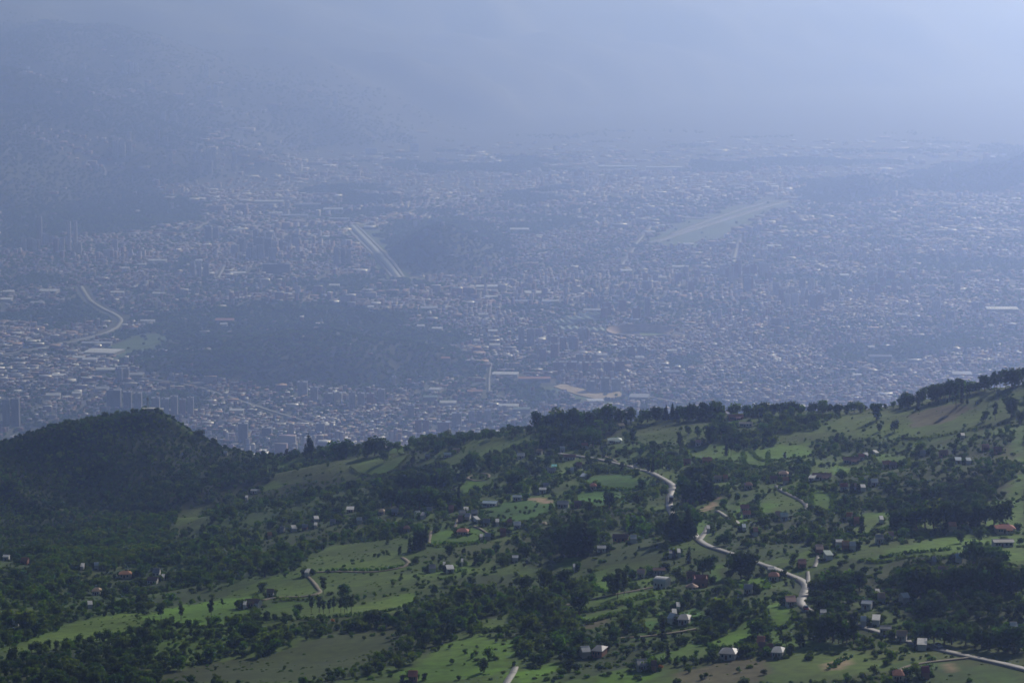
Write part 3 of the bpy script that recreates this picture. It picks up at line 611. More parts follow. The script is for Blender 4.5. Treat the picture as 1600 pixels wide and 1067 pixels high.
M['far_roof_orange'] = mat('far_roof_orange', (0.42, 0.20, 0.12), 0.7, 0.3, 0.15, 1.0)
M['far_roof_green'] = mat('far_roof_green', (0.26, 0.36, 0.32), 0.8, 0.2, 0.15, 1.0)

# ------------------------------------------------------------------ the ground
def grid_quads(nx, ny):
    i = np.arange(nx - 1); j = np.arange(ny - 1)
    I, J = np.meshgrid(i, j)
    a = (J * nx + I).ravel()
    return np.stack([a, a + 1, a + nx + 1, a + nx], 1)
def set_col(me, rgb, name='Col'):
    at = me.color_attributes.new(name, 'FLOAT_COLOR', 'POINT')
    c = np.ones((len(rgb), 4), np.float32); c[:, :3] = rgb
    at.data.foreach_set('color', c.ravel())
def hill_colors(x, y, z):
    px, py = proj(x, y, z)
    c = look(CLS, px + 4 * vnoise(x / 6, y / 6, 41), py + 1.5 * vnoise(x / 6, y / 6, 42))
    c = np.where((px < 0) | (px >= 1600) | (py < 0) | (py >= 1067), 0, c)
    base = np.array([0.054, 0.104, 0.008])
    pal = {1: (0.068, 0.118, 0.013), 2: (0.070, 0.158, 0.005), 3: (0.040, 0.122, 0.008), 4: (0.26, 0.19, 0.12), 5: (0.105, 0.10, 0.05), 6: (0.036, 0.058, 0.013), 12: (0.034, 0.066, 0.012), 10: (0.030, 0.052, 0.012), 11: (0.07, 0.10, 0.03)}  # the rough olive class is dimmed for cloud shade on those slopes
    rgb = np.tile(base, (len(x), 1))
    n = fbm(x, y, 40, 44, 3)
    rgb *= (1 + 0.3 * n)[:, None]
    dry = np.clip(fbm(x, y, 80, 47, 2) * 1.2, 0, 1)[:, None]
    for k, v in pal.items():
        s = c == k
        rgb[s] = np.array(v) * (1 + 0.22 * n[s])[:, None]
    rgb = rgb * (1 - 0.35 * dry) + 0.35 * dry * rgb.mean(1, keepdims=True) * np.array([1.35, 1.25, 0.5])
    return rgb
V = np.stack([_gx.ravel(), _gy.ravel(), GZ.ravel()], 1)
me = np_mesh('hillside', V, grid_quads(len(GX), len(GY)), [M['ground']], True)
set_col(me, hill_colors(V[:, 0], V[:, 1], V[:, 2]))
add('hillside', me, kind='structure')

GREEN = [  # photo pixels of unbuilt, tree covered land in the valley
    (1, [(185, 545), (210, 512), (260, 492), (330, 480), (400, 470), (480, 472), (560, 478), (620, 488), (680, 518), (715, 555), (760, 590), (742, 612), (650, 615), (560, 608), (440, 600), (330, 596), (240, 584), (195, 568)]),
    (1, [(565, 362), (620, 345), (700, 338), (770, 352), (805, 378), (790, 405), (720, 422), (650, 430), (610, 405)]),
    (1, [(1240, 300), (1260, 282), (1330, 275), (1420, 285), (1430, 300), (1340, 312), (1280, 322)]),
    (1, [(1400, 275), (1480, 255), (1600, 242), (1600, 290), (1500, 296), (1420, 292)]),
    (3, [(995, 388), (1040, 358), (1120, 330), (1200, 309), (1250, 313), (1200, 335), (1130, 368), (1080, 386)]),
    (3, [(545, 352), (580, 350), (640, 425), (650, 440), (590, 438), (600, 425)]),
    (1, [(0, 395), (0, 240), (90, 262), (200, 285), (330, 320), (300, 345), (200, 365), (90, 372)]), (1, [(430, 440), (560, 430), (600, 445), (560, 460), (470, 458)]),
    (2, [(210, 440), (400, 425), (420, 450), (300, 470), (200, 490)]), (1, [(60, 480), (125, 470), (140, 500), (80, 520), (40, 505)]),
    (1, [(790, 598), (870, 596), (880, 620), (850, 640), (800, 625)]), (2, [(640, 600), (760, 590), (790, 615), (760, 640), (650, 632)]),
    (2, [(400, 600), (520, 610), (560, 640), (460, 660), (380, 640)]), (1, [(1030, 560), (1090, 555), (1100, 570), (1040, 578)]), (1, [(1400, 530), (1520, 520), (1540, 545), (1420, 560)]),
    (2, [(820, 480), (930, 470), (960, 500), (880, 530), (820, 510)]), (2, [(1000, 480), (1060, 470), (1090, 490), (1030, 500)]),
]
BUILT_SLOPE = [(1, [(25, 200), (150, 205), (270, 235), (280, 268), (180, 268), (60, 252), (20, 235)]), (1, [(30, 60), (130, 70), (230, 95), (310, 120), (300, 150), (150, 150), (60, 140), (20, 100)]),
               (1, [(170, 85), (340, 90), (420, 130), (430, 200), (330, 190), (220, 130)]), (1, [(300, 200), (430, 210), (520, 260), (420, 290), (330, 270)]), (1, [(520, 90), (600, 105), (590, 120), (530, 118)]),
               (1, [(560, 160), (760, 190), (900, 210), (900, 240), (700, 240), (560, 210)]), (1, [(80, 0), (110, 5), (105, 35), (85, 32)]), (2, [(200, 20), (480, 40), (620, 130), (480, 150), (300, 90)]),
               (2, [(900, 170), (1250, 165), (1600, 200), (1600, 240), (1200, 235), (900, 215)])]
GREEN += [(3, [(855, 602), (882, 596), (905, 603), (935, 610), (980, 611), (985, 624), (930, 628), (900, 621), (872, 613)]), (3, [(155, 548), (215, 525), (255, 516), (268, 530), (220, 548), (190, 562)])]
GRN = raster(GREEN); BLT = raster(BUILT_SLOPE)
def valley_class(x, y, z):
    """0 built, 1 wood, 2 mixed, 3 open grass"""
    px, py = proj(x, y, z)
    inside = (px >= 0) & (px < 1600) & (py >= 0)
    px = px + 16 * fbm(x, y, 130, 171, 2); py = np.clip(py + 4.5 * fbm(x, y, 130, 175, 2), 0, 1066)
    g = np.where(inside, look(GRN, px, py), 0)
    b = np.where(inside, look(BLT, px, py), 0)
    cls = g.copy()
    d = np.interp(y, _FY, _FX) - x
    slope = (z > 40) & (d > -900) & (g == 0)
    cls = np.where(slope, np.where(b == 1, 0, np.where(b == 2, 2, 1)), cls)
    cls = np.where((d > -900) & (b == 1), 0, cls)
    park = fbm(x, y, 520, 61, 3) > 0.50
    cls = np.where((cls == 0) & park, 1, cls)
    cls = np.where((cls == 0) & (fbm(x, y, 260, 66, 3) > 0.12), 2, cls)
    return cls
zc = CZ.copy()
innerm = (np.abs(_cx) < 900 * K) & (_cy > 1330 * K) & (_cy < 4430 * K)
zc[innerm] -= 35
V = np.stack([_cx.ravel(), _cy.ravel(), zc.ravel()], 1)
me = np_mesh('terrain', V, grid_quads(len(CX), len(CY)), [M['valley']], True)
vc = valley_class(V[:, 0], V[:, 1], CZ.ravel())
rgb = np.tile(np.array([0.12, 0.12, 0.10]), (len(V), 1))
rgb[vc == 1] = (0.030, 0.048, 0.014); rgb[vc == 2] = (0.07, 0.085, 0.04); rgb[vc == 3] = (0.075, 0.14, 0.028)
wallz = (np.interp(V[:, 1], _FY, _FX) - V[:, 0] > -400) & (CZ.ravel() > 60)
rgb[wallz & (vc != 1)] = (0.06, 0.07, 0.04)
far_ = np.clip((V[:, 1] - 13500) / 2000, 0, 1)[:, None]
rgb = rgb * (1 - far_) + far_ * np.array([0.012, 0.020, 0.007])  # far ground darkened: the forest canopy's self-shade is in this colour
rgb[V[:, 1] < 6000] = (0.05, 0.068, 0.026)
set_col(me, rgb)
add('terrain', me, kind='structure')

# ------------------------------------------------------------------ roads
def smooth_line(P, step):
    P = np.array(P, float)
    d = np.concatenate([[0], np.cumsum(np.hypot(*np.diff(P, axis=0).T))])
    out = []
    n = max(int(d[-1] / step), 2)
    t = np.linspace(0, d[-1], n)
    X = np.interp(t, d, P[:, 0]); Y = np.interp(t, d, P[:, 1])
    k = max(int(round((18.0 if step > 10 else 12.0) / step)), 1)
    if n > 2 * k + 2:
        for _ in range(2):
            w = np.ones(2 * k + 1) / (2 * k + 1)
            Xp = np.concatenate([np.full(k, X[0]), X, np.full(k, X[-1])]); Yp = np.concatenate([np.full(k, Y[0]), Y, np.full(k, Y[-1])])
            X2 = np.convolve(Xp, w, 'valid'); Y2 = np.convolve(Yp, w, 'valid')
            X2[0], X2[-1], Y2[0], Y2[-1] = X[0], X[-1], Y[0], Y[-1]
            X, Y = X2, Y2
    return np.stack([X, Y], 1)
def ribbon(name, line, width, zf, off, mt, depth=1.5, step=6.0, wob=0.0, **props):
    P = smooth_line(line, step)
    T = np.gradient(P, axis=0); T /= np.maximum(np.hypot(T[:, 0], T[:, 1]), 1e-6)[:, None]
    Nn = np.stack([-T[:, 1], T[:, 0]], 1)
    w = width / 2 * (1 + wob * vnoise(P[:, 0] / 15, P[:, 1] / 15, 71))[:, None]
    A = P + Nn * w; B = P - Nn * w
    zc_ = np.maximum(np.maximum(zf(A[:, 0], A[:, 1]), zf(B[:, 0], B[:, 1])), zf(P[:, 0], P[:, 1])) + off
    za = 0.5 * zc_ + 0.5 * (zf(A[:, 0], A[:, 1]) + off); zb = 0.5 * zc_ + 0.5 * (zf(B[:, 0], B[:, 1]) + off)
    n = len(P)
    V = np.concatenate([np.c_[A, za], np.c_[B, zb], np.c_[A, za - depth], np.c_[B, zb - depth]])
    i = np.arange(n - 1)
    Q = np.concatenate([np.stack([i, i + 1, n + i + 1, n + i], 1)[:, ::-1], np.stack([i, 2 * n + i, 2 * n + i + 1, i + 1], 1)[:, ::-1], np.stack([n + i, n + i + 1, 3 * n + i + 1, 3 * n + i], 1)[:, ::-1]])
    return add(name, np_mesh(name, V, Q, [mt]), kind='structure', **props)
ROAD_W = []
for nm, w, mt, pts in ROADS:
    w = w * 0.62 * QK
    L = []
    for i in range(len(pts) - 1):
        (xa, ya), (xb, yb) = pts[i], pts[i + 1]
        k = max(int(math.hypot(xb - xa, yb - ya) / 12), 1)
        for s in range(k):
            L.append(hit(xa + (xb - xa) * s / k, ya + (yb - ya) * s / k)[:2])
    L.append(hit(*pts[-1])[:2])
    ROAD_W.append((w, np.array(L)))
    ribbon(nm, L, w, hz, 0.3, M[mt], step=4.0, wob=0.2)

# ------------------------------------------------------------------ tree prototypes (unit height, foot at the origin)
def crown_mesh(name, lobes, nleaf, size, seed, m, flat=0.6, core=0.40):
    r = np.random.default_rng(seed)
    lob = np.array(lobes, float)         # x y z rx ry rz
    wt = lob[:, 3] * lob[:, 4] + lob[:, 3] * lob[:, 5]; wt /= wt.sum()
    idx = r.choice(len(lob), nleaf, p=wt)
    d = r.normal(size=(nleaf, 3)); d /= np.linalg.norm(d, axis=1)[:, None]
    rad = 0.72 + 0.38 * r.random(nleaf)
    C = lob[idx, :3] + d * lob[idx, 3:] * rad[:, None]
    nrm = d + r.normal(size=d.shape) * 0.55; nrm[:, 2] += 0.25; nrm /= np.linalg.norm(nrm, axis=1)[:, None]
    t = np.cross(nrm, r.normal(size=d.shape)); t /= np.linalg.norm(t, axis=1)[:, None]
    b = np.cross(nrm, t)
    s = size * (0.6 + 0.8 * r.random(nleaf))[:, None]
    k = (0.75 + 0.5 * r.random((nleaf, 4)))
    V = np.stack([C - t * s * k[:, :1] , C + b * s * flat * k[:, 1:2] - t * 0.1 * s, C + t * s * k[:, 2:3], C - b * s * flat * k[:, 3:4] + t * 0.1 * s], 1).reshape(-1, 3)
    Q = np.arange(nleaf * 4).reshape(-1, 4)
    # an uneven inner mass in each lobe so that the crown is dense in its middle
    th = np.linspace(0, 2 * math.pi, 8)[:-1]; ph = np.linspace(-math.pi / 2, math.pi / 2, 5)
    vs = [V]; qs = [Q]; base = len(V)
    for l in lob:
        g = []
        for p_ in ph:
            for t_ in th:
                k_ = core * r.uniform(0.8, 1.12)
                g.append((l[0] + l[3] * k_ * math.cos(p_) * math.cos(t_), l[1] + l[4] * k_ * math.cos(p_) * math.sin(t_), l[2] + l[5] * k_ * math.sin(p_)))
        q = []
        for a in range(4):
            for b_ in range(7):
                q.append((base + a * 7 + b_, base + a * 7 + (b_ + 1) % 7, base + (a + 1) * 7 + (b_ + 1) % 7, base + (a + 1) * 7 + b_))
        vs.append(np.array(g)); qs.append(np.array(q)); base += len(g)
    V = np.concatenate(vs)
    V[:, 2] = np.maximum(V[:, 2], 0.01)
    return np_mesh(name, V, np.concatenate(qs), [m])
def trunk_mesh(name, h, r0, limbs, seed, lean=0.03):
    rr = random.Random(seed)
    V = []; Fc = []
    def tube(p0, p1, ra, rb):
        p0 = np.array(p0); p1 = np.array(p1)
        d = p1 - p0; d = d / np.linalg.norm(d)
        u = np.cross(d, (0.31, 0.77, 0.2)); u /= np.linalg.norm(u); w = np.cross(d, u)
        b = len(V)
        for p, r in ((p0, ra), (p1, rb)):
            for k in range(6):
                a = k * math.pi / 3
                V.append(tuple(p + (u * math.cos(a) + w * math.sin(a)) * r))
        for k in range(6):
            Fc.append((b + k, b + (k + 1) % 6, b + 6 + (k + 1) % 6, b + 6 + k))
    m1 = (rr.uniform(-lean, lean), rr.uniform(-lean, lean), h * 0.5); m2 = (m1[0] * 1.6, m1[1] * 1.6, h)
    tube((0, 0, -0.08), m1, r0, r0 * 0.75); tube(m1, m2, r0 * 0.75, r0 * 0.35)
    for k in range(limbs):
        a = k * 2.4 + rr.random(); t = rr.uniform(0.55, 0.95)
        s = (m1[0] + (m2[0] - m1[0]) * t, m1[1] + (m2[1] - m1[1]) * t, h * (0.5 + 0.5 * t) * 0.95)
        tube(s, (s[0] + math.cos(a) * 0.14, s[1] + math.sin(a) * 0.14, s[2] + rr.uniform(0.08, 0.18)), r0 * 0.4, r0 * 0.15)
    return mk_mesh(name, V, Fc, [M['bark']])
def lobes_round(seed, n=7, w=0.34, z0=0.12):
    r = random.Random(seed); L = [(0, 0, 0.52, w * 0.74, w * 0.74, 0.36)]
    for k in range(n):
        a = k * 2.39996 + r.random() * 0.6; d = w * r.uniform(0.35, 0.72); z = r.uniform(z0 + 0.10, 0.82)
        s = r.uniform(0.16, 0.25) * w / 0.34
        L.append((math.cos(a) * d, math.sin(a) * d, z, s, s, s * 0.8))
    return L
def lobes_euc(seed):
    r = random.Random(seed); L = []
    for k in range(8):
        a = k * 2.39996; d = r.uniform(0.02, 0.13); z = 0.42 + 0.52 * k / 7
        s = r.uniform(0.08, 0.13)
        L.append((math.cos(a) * d, math.sin(a) * d, z, s, s, s * 1.0))
    return L
def lobes_cone(seed, w, n, z0=0.1, sharp=1.0):
    r = random.Random(seed); L = []
    for k in range(n):
        t = k / (n - 1); z = z0 + (0.97 - z0) * t; s = w * ((1 - t) ** sharp * 0.92 + 0.1)
        L.append((r.uniform(-.02, .02), r.uniform(-.02, .02), z, s, s, (1 - z0) / n * 1.2))
        if s > 0.08:
            a = r.random() * 6.28
            L.append((math.cos(a) * s * 0.6, math.sin(a) * s * 0.6, z, s * 0.6, s * 0.6, (1 - z0) / n))
    return L
PROTO = {}   # kind -> list of (crown mesh, trunk mesh)
def tree_protos():
    for k, seeds in (('dark', (1, 2, 3)), ('mid', (4, 5, 6)), ('light', (7, 8))):
        PROTO[k] = [(crown_mesh('crown_' + k, lobes_round(s, 7 + s % 3, 0.32 + 0.03 * (s % 3)), 330, 0.075, s, M['leaf_' + k]), trunk_mesh('trunk_' + k, 0.6, 0.03, 4, s)) for s in seeds]
    PROTO['euc'] = [(crown_mesh('crown_slender', lobes_euc(s), 230, 0.055, s, M['leaf_euc'], core=0.6), trunk_mesh('trunk_slender', 0.9, 0.018, 4, s, 0.02)) for s in (21, 22, 23)]
    PROTO['cypress'] = [(crown_mesh('crown_column', lobes_cone(s, 0.13, 7, 0.08, 0.5), 240, 0.05, s, M['leaf_cypress']), trunk_mesh('trunk_column', 0.5, 0.02, 0, s)) for s in (31, 32)]
    PROTO['pine'] = [(crown_mesh('crown_conifer', lobes_cone(s, 0.25, 8, 0.14, 0.9), 360, 0.065, s, M['leaf_pine']), trunk_mesh('trunk_conifer', 0.7, 0.022, 0, s)) for s in (41, 42)]
    PROTO['shrub'] = [(crown_mesh('crown_shrub', [(0, 0, 0.4, 0.62, 0.62, 0.45), (0.4, 0.1, 0.35, 0.4, 0.4, 0.35), (-0.35, 0.25, 0.3, 0.42, 0.4, 0.32), (0.05, -0.4, 0.3, 0.42, 0.38, 0.33)], 150, 0.17, s, M['leaf_shrub']), None) for s in (51, 52)]
    PROTO['orange'] = [(crown_mesh('crown_orange', lobes_round(61, 7, 0.42), 260, 0.085, 61, M['leaf_orange']), trunk_mesh('trunk_orange', 0.6, 0.03, 4, 61))]
tree_protos()

# ------------------------------------------------------------------ what must stay in view: fields, roads, houses
PROT = np.zeros((1067, 1600), np.uint8)
PROT[(CLS >= 1) & (CLS <= 6)] = 1
for nm, w, mt, pts in ROADS:
    for i in range(len(pts) - 1):
        (xa, ya), (xb, yb) = pts[i], pts[i + 1]
        xm, ym = (xa + xb) / 2, (ya + yb) / 2
        if nm == 'main_road' and ((1262 < xm < 1320) or (1128 < xm < 1228) or xm < 940 or (798 < ym < 846 and xm < 1090) or (1005 < xm < 1040 and ym < 752)): continue
        n = int(max(abs(xb - xa), abs(yb - ya))) + 1
        for s in range(n + 1):
            x = xa + (xb - xa) * s / n; y = ya + (yb - ya) * s / n
            r = 4 if w > 6 else 3
            PROT[max(int(y) - 2, 0):int(y) + 3, max(int(x) - r, 0):int(x) + r + 1] = 1
for h in HOUSES:
    px, py, w = h[:3]
    PROT[max(int(py - 0.5 * w - 2), 0):int(py + 1), max(int(px - w / 2 - 1), 0):int(px + w / 2 + 2)] = 2

house_xy = np.array([hit(h[0], min(h[1], 1066))[:2] for h in HOUSES])
house_r = np.array([h[2] for h in HOUSES]) * house_xy[:, 1] / F * 0.5
def near_roads(x, y, extra):
    bad = np.zeros(len(x), bool)
    for w, L in ROAD_W:
        for i in range(len(L) - 1):
            a, b = L[i], L[i + 1]; d = b - a; l2 = max((d * d).sum(), 1e-6)
            s = (np.abs(x - a[0]) < abs(d[0]) + 30) & (np.abs(y - a[1]) < abs(d[1]) + 30)
            if not s.any(): continue
            k = np.nonzero(s)[0]
            t = np.clip(((x[k] - a[0]) * d[0] + (y[k] - a[1]) * d[1]) / l2, 0, 1)
            dd = np.hypot(x[k] - a[0] - t * d[0], y[k] - a[1] - t * d[1])
            bad[k] |= dd < w / 2 + extra
    return bad

# ------------------------------------------------------------------ scatter of trees over the near hills
sp_ = 6.8 * K
X, Y = np.meshgrid(np.arange(-900 * K, 900 * K, sp_), np.arange(1440 * K, 4150 * K, sp_))
X = X.ravel() + RNG.uniform(-sp_ * .5, sp_ * .5, X.size); Y = Y.ravel() + RNG.uniform(-sp_ * .5, sp_ * .5, Y.size)
k = (np.abs(X) < 0.19 * Y + 20) & (Y < ridge_dist(X, Y) + 80)
X, Y = X[k], Y[k]
Z = hz(X, Y)
PX, PY = proj(X, Y, Z)
cl = np.where((PX >= 0) & (PX < 1600) & (PY >= 0) & (PY < 1067), look(CLS, PX, PY), 0)
wood = fbm(X, Y, 75, 81, 3)
c2_ = look(CLS, np.clip(PX + 26 * fbm(X, Y, 38, 181, 2), 0, 1599), np.clip(PY + 9 * fbm(X, Y, 38, 185, 2), 0, 1066))
isf = lambda q: (q >= 1) & (q <= 6)
cl = np.where(isf(cl) | (PX < 0) | (PX >= 1600), cl, np.where(isf(c2_), np.where(cl == 10, 12, cl), c2_))
pr = np.where(cl == 0, np.clip(0.46 + 1.25 * wood, 0.03, 0.95), 0.0)
hillm = (cl == 10) & (PX < 430) & (PY < 885)
pr = np.where(cl == 10, 0.92, pr); hillm = (PX < 440) & (PY < 870) & (PY < 720 + np.maximum(0, 300 - PX) * 0.6) & ~((cl >= 1) & (cl <= 6))
pr = np.where(hillm, np.clip(0.93 + 0.25 * wood, 0.6, 0.98), pr); pr = np.where(cl == 11, 0.85, pr); pr = np.where(cl == 12, np.clip(np.where(PX < 640, 0.80, 0.60) + 0.7 * wood, 0.15, 0.95), pr)
field = (cl >= 1) & (cl <= 6)
pr = np.where(field, np.clip(0.35 * (fbm(X, Y, 45, 83, 3) - 0.30), 0.004, 0.3), pr)
k = RNG.random(len(X)) < pr
X, Y, Z, PX, PY, cl, wood, field = [a[k] for a in (X, Y, Z, PX, PY, cl, wood, field)]
n = len(X)
r1 = RNG.random(n)
Hh = 2.1 + 1.9 * RNG.exponential(1.0, n) + 1.8 * np.clip(wood, 0, 1); Hh = np.where(r1 > 0.955, RNG.uniform(8, 15, n), Hh)
Hh = np.where(cl == 10, np.clip(2.5 + 3.2 * RNG.exponential(1.0, n), 2.5, 14), Hh); Hh = np.where(cl == 11, RNG.uniform(4, 10, n), Hh)
onhill = (PX < 440) & (PY < 870) & (PY < 720 + np.maximum(0, 300 - PX) * 0.6)
Hh = np.where(onhill, 3.2 + 1.6 * RNG.exponential(1.0, n), Hh)
Hh = np.where(field, RNG.uniform(1.5, 4.5, n), Hh)
Hh = Hh * K
bad = near_roads(X, Y, 0.5)
for (hx, hy), hr in zip(house_xy, house_r):
    bad |= (np.abs(X - hx) < hr + 1.5) & (Y > hy - 2) & (Y < hy + 2 * hr + 2)
def covered(h):
    hp = h * F / Y
    c = np.zeros(n, np.uint8)
    for f in (0.35, 0.65, 0.95):
        for dx in (-0.25, 0.25):
            yy = PY - f * hp; xx = PX + dx * hp
            v = np.where((xx >= 0) & (xx < 1600) & (yy >= 0) & (yy < 1067), look(PROT, xx, yy), 0)
            c = np.maximum(c, v)
    return c
own = np.where((PX >= 0) & (PX < 1600) & (PY >= 0) & (PY < 1067), look(PROT, PX, PY), 0)
c = covered(Hh)
shr = (c > 0) & ~field & (RNG.random(n) < np.where(c == 2, 1.0, 0.8))
Hh = np.where(shr, np.maximum(Hh * 0.4, 1.1), Hh)
c2 = covered(Hh)
bad |= (c2 == 2) | ((own == 2))
k = ~bad
X, Y, Z, PX, PY, cl, wood, field, Hh = [a[k] for a in (X, Y, Z, PX, PY, cl, wood, field, Hh)]
n = len(X)
r2 = RNG.random(n)
mix = fbm(X, Y, 90, 88, 3)
kd = np.where(r2 < 0.30 - 0.6 * mix, 0, np.where(r2 < 0.72 - 0.4 * mix, 1, 2))            # dark, mid, light
kd = np.where(cl == 10, np.where(r2 < 0.75 - 0.55 * mix, 0, np.where(r2 < 1.05 - 0.3 * mix, 1, 2)), kd)
hm_ = (PX < 440) & (PY < 870) & (PY < 720 + np.maximum(0, 300 - PX) * 0.6)
kd = np.where(hm_, np.where(r2 < 0.45 - 0.7 * mix, 0, np.where(r2 < 0.9 - 0.3 * mix, 1, 2)), kd)
kd = np.where(cl == 11, np.where(r2 < 0.6, 2, 1), kd)
kd = np.where((Hh > 9.5 * K) & (r2 > 0.55) & (r2 < 0.68), 3, kd)
kd = np.where((Hh > 7 * K) & (cl != 10) & (r2 > 0.18) & (r2 < 0.2), 4, kd)
kd = np.where((Hh < 3.4 * K) & (r2 > 0.25), 6, kd)
KINDS = ['dark', 'mid', 'light', 'euc', 'cypress', 'pine', 'shrub']
st = 3.2 * QK
TX, TY = np.meshgrid(np.arange(-900 * K, 900 * K, st), np.arange(1440 * K, 3950 * K, st))
TX = TX.ravel() + RNG.uniform(-st * .5, st * .5, TX.size); TY = TY.ravel() + RNG.uniform(-st * .5, st * .5, TY.size)
k = (np.abs(TX) < 0.185 * TY) & (RNG.random(len(TX)) < 0.45)
TX, TY = TX[k], TY[k]; TZ = hz(TX, TY); tpx, tpy = proj(TX, TY, TZ)
tcl = np.where((tpx >= 0) & (tpx < 1600) & (tpy >= 0) & (tpy < 1067), look(CLS, tpx, tpy), 10)
tp = np.where((tcl == 0) | (tcl == 12), 0.3, np.select([tcl == 6, tcl == 1, tcl == 5, (tcl == 2) | (tcl == 3)], [0.55, 0.35, 0.25, 0.16], 0.0) * np.clip(0.45 + 1.6 * fbm(TX, TY, 28, 151, 3), 0, 1.5))
k = (RNG.random(len(TX)) < tp) & ~near_roads(TX, TY, 0.8)
TX, TY, TZ = TX[k], TY[k], TZ[k]
TH = RNG.uniform(0.25, 0.9, len(TX))
ALL = []       # x y z height kind px py hand
for (px, py, h, kn) in TREES:
    x, y, z = hit(px, min(py, 1066))
    hm = h * y / F
    ALL.append((x, y, z, hm, kn, px, py, 1, h))
hand_xy = np.array([(a[0], a[1]) for a in ALL]); hand_r = np.array([a[3] * 0.25 for a in ALL])
keep = np.ones(n, bool)
for (hx, hy), hr in zip(hand_xy, hand_r):
    keep &= ~((np.abs(X - hx) < hr) & (np.abs(Y - hy) < hr))
X, Y, Z, PX, PY, kd, Hh = [a[keep] for a in (X, Y, Z, PX, PY, kd, Hh)]
app = Hh * F / Y * np.where(kd == 6, 0.0, 1.0) * np.where((PX > 10) & (PX < 1590) & (PY < 1060), 1, 0)
order = np.argsort(-app)
NEED = max(0, 300 - len(ALL))
single = order[:NEED]
rest = order[NEED:]
for i in single:
    ALL.append((X[i], Y[i], Z[i], Hh[i], KINDS[kd[i]], PX[i], PY[i], 0, app[i]))

# ------------------------------------------------------------------ labels that single things out
ONES = ['', 'first', 'second', 'third', 'fourth', 'fifth', 'sixth', 'seventh', 'eighth', 'ninth', 'tenth', 'eleventh', 'twelfth', 'thirteenth', 'fourteenth', 'fifteenth', 'sixteenth', 'seventeenth', 'eighteenth', 'nineteenth']
TENS = {2: ('twentieth', 'twenty'), 3: ('thirtieth', 'thirty'), 4: ('fortieth', 'forty'), 5: ('fiftieth', 'fifty')}
def ordw(n):
    if n < 20: return ONES[n]
    t, o = divmod(n, 10)
    return TENS[t][0] if o == 0 else TENS[t][1] + '-' + ONES[o]
ANCH = [(235, 655, 'on the dark conical hill'), (60, 760, 'on the left flank of the dark hill'), (310, 780, 'at the right foot of the dark hill'), (190, 905, 'around the orange-roofed farmhouse, lower left'),
        (100, 1015, 'in the dark gully, bottom left'), (300, 970, 'by the narrow pasture, lower left'), (392, 950, 'near the brown-roofed farmhouse, lower left'), (490, 905, 'beside the looping dirt track'),
        (490, 715, 'on the wooded saddle left of centre'), (440, 832, 'along the row of hillside cabins'), (520, 960, 'above the olive slope, bottom left'), (650, 770, 'by the dark wood left of centre'),
        (735, 812, 'in the dense hamlet left of centre'), (690, 892, 'by the two white cottages'), (590, 980, 'by the dark clump above the olive slope'), (740, 1030, 'in the bushes, bottom centre'),
        (570, 810, 'between the cabins and the hamlet'), (640, 850, 'by the poplar row left of centre'), (720, 735, 'round the looped driveway'), (740, 690, 'on the crest left of the grove'), (880, 665, 'in the crest grove at centre'),
        (890, 715, 'along the upper road'), (940, 770, 'by the green meadows at centre'), (890, 850, 'around the tall conifer clump'), (1060, 665, 'around the round grassy knoll'), (1070, 770, 'by the straight bright road stretch'),
        (1105, 845, 'by the zigzag lane'), (1075, 910, 'around the walled courtyard house'), (960, 940, 'by the terraced fields'), (925, 1025, 'by the grey hipped farmhouse, bottom'), (1060, 1000, 'below the meadow lane'),
        (1150, 1025, 'around the large grey house, bottom right'), (1240, 935, 'at the sharp road bend'), (1300, 862, 'by the brick cottages above the bend'), (1240, 760, 'around the villas on the curved lane'),
        (1150, 720, 'on the slope right of the knoll'), (1165, 800, 'by the two-tier red house'), (1280, 645, 'along the crest right of the knoll'), (1480, 625, 'along the grass ridge, upper right'), (1360, 725, 'among the villas, middle right'),
        (1500, 740, 'in the upper wood at right'), (1450, 820, 'above the bright green spur'), (1560, 835, 'beside the big orange villa'), (1350, 810, 'by the lone column tree, right'), (1460, 910, 'in the dark wood at right'),
        (1380, 950, 'on the bank above the roadside sheds'), (1410, 995, 'along the roadside sheds'), (1300, 1000, 'in the grove left of the sheds'), (1230, 1020, 'on the bright meadow, bottom right'), (1480, 1045, 'in the bottom right corner'),
        (1560, 980, 'at the right edge above the road'), (840, 945, 'in the thicket left of the terraces'), (800, 880, 'in the scrub below the hamlet'), (1160, 900, 'by the tall pair above the bend')]
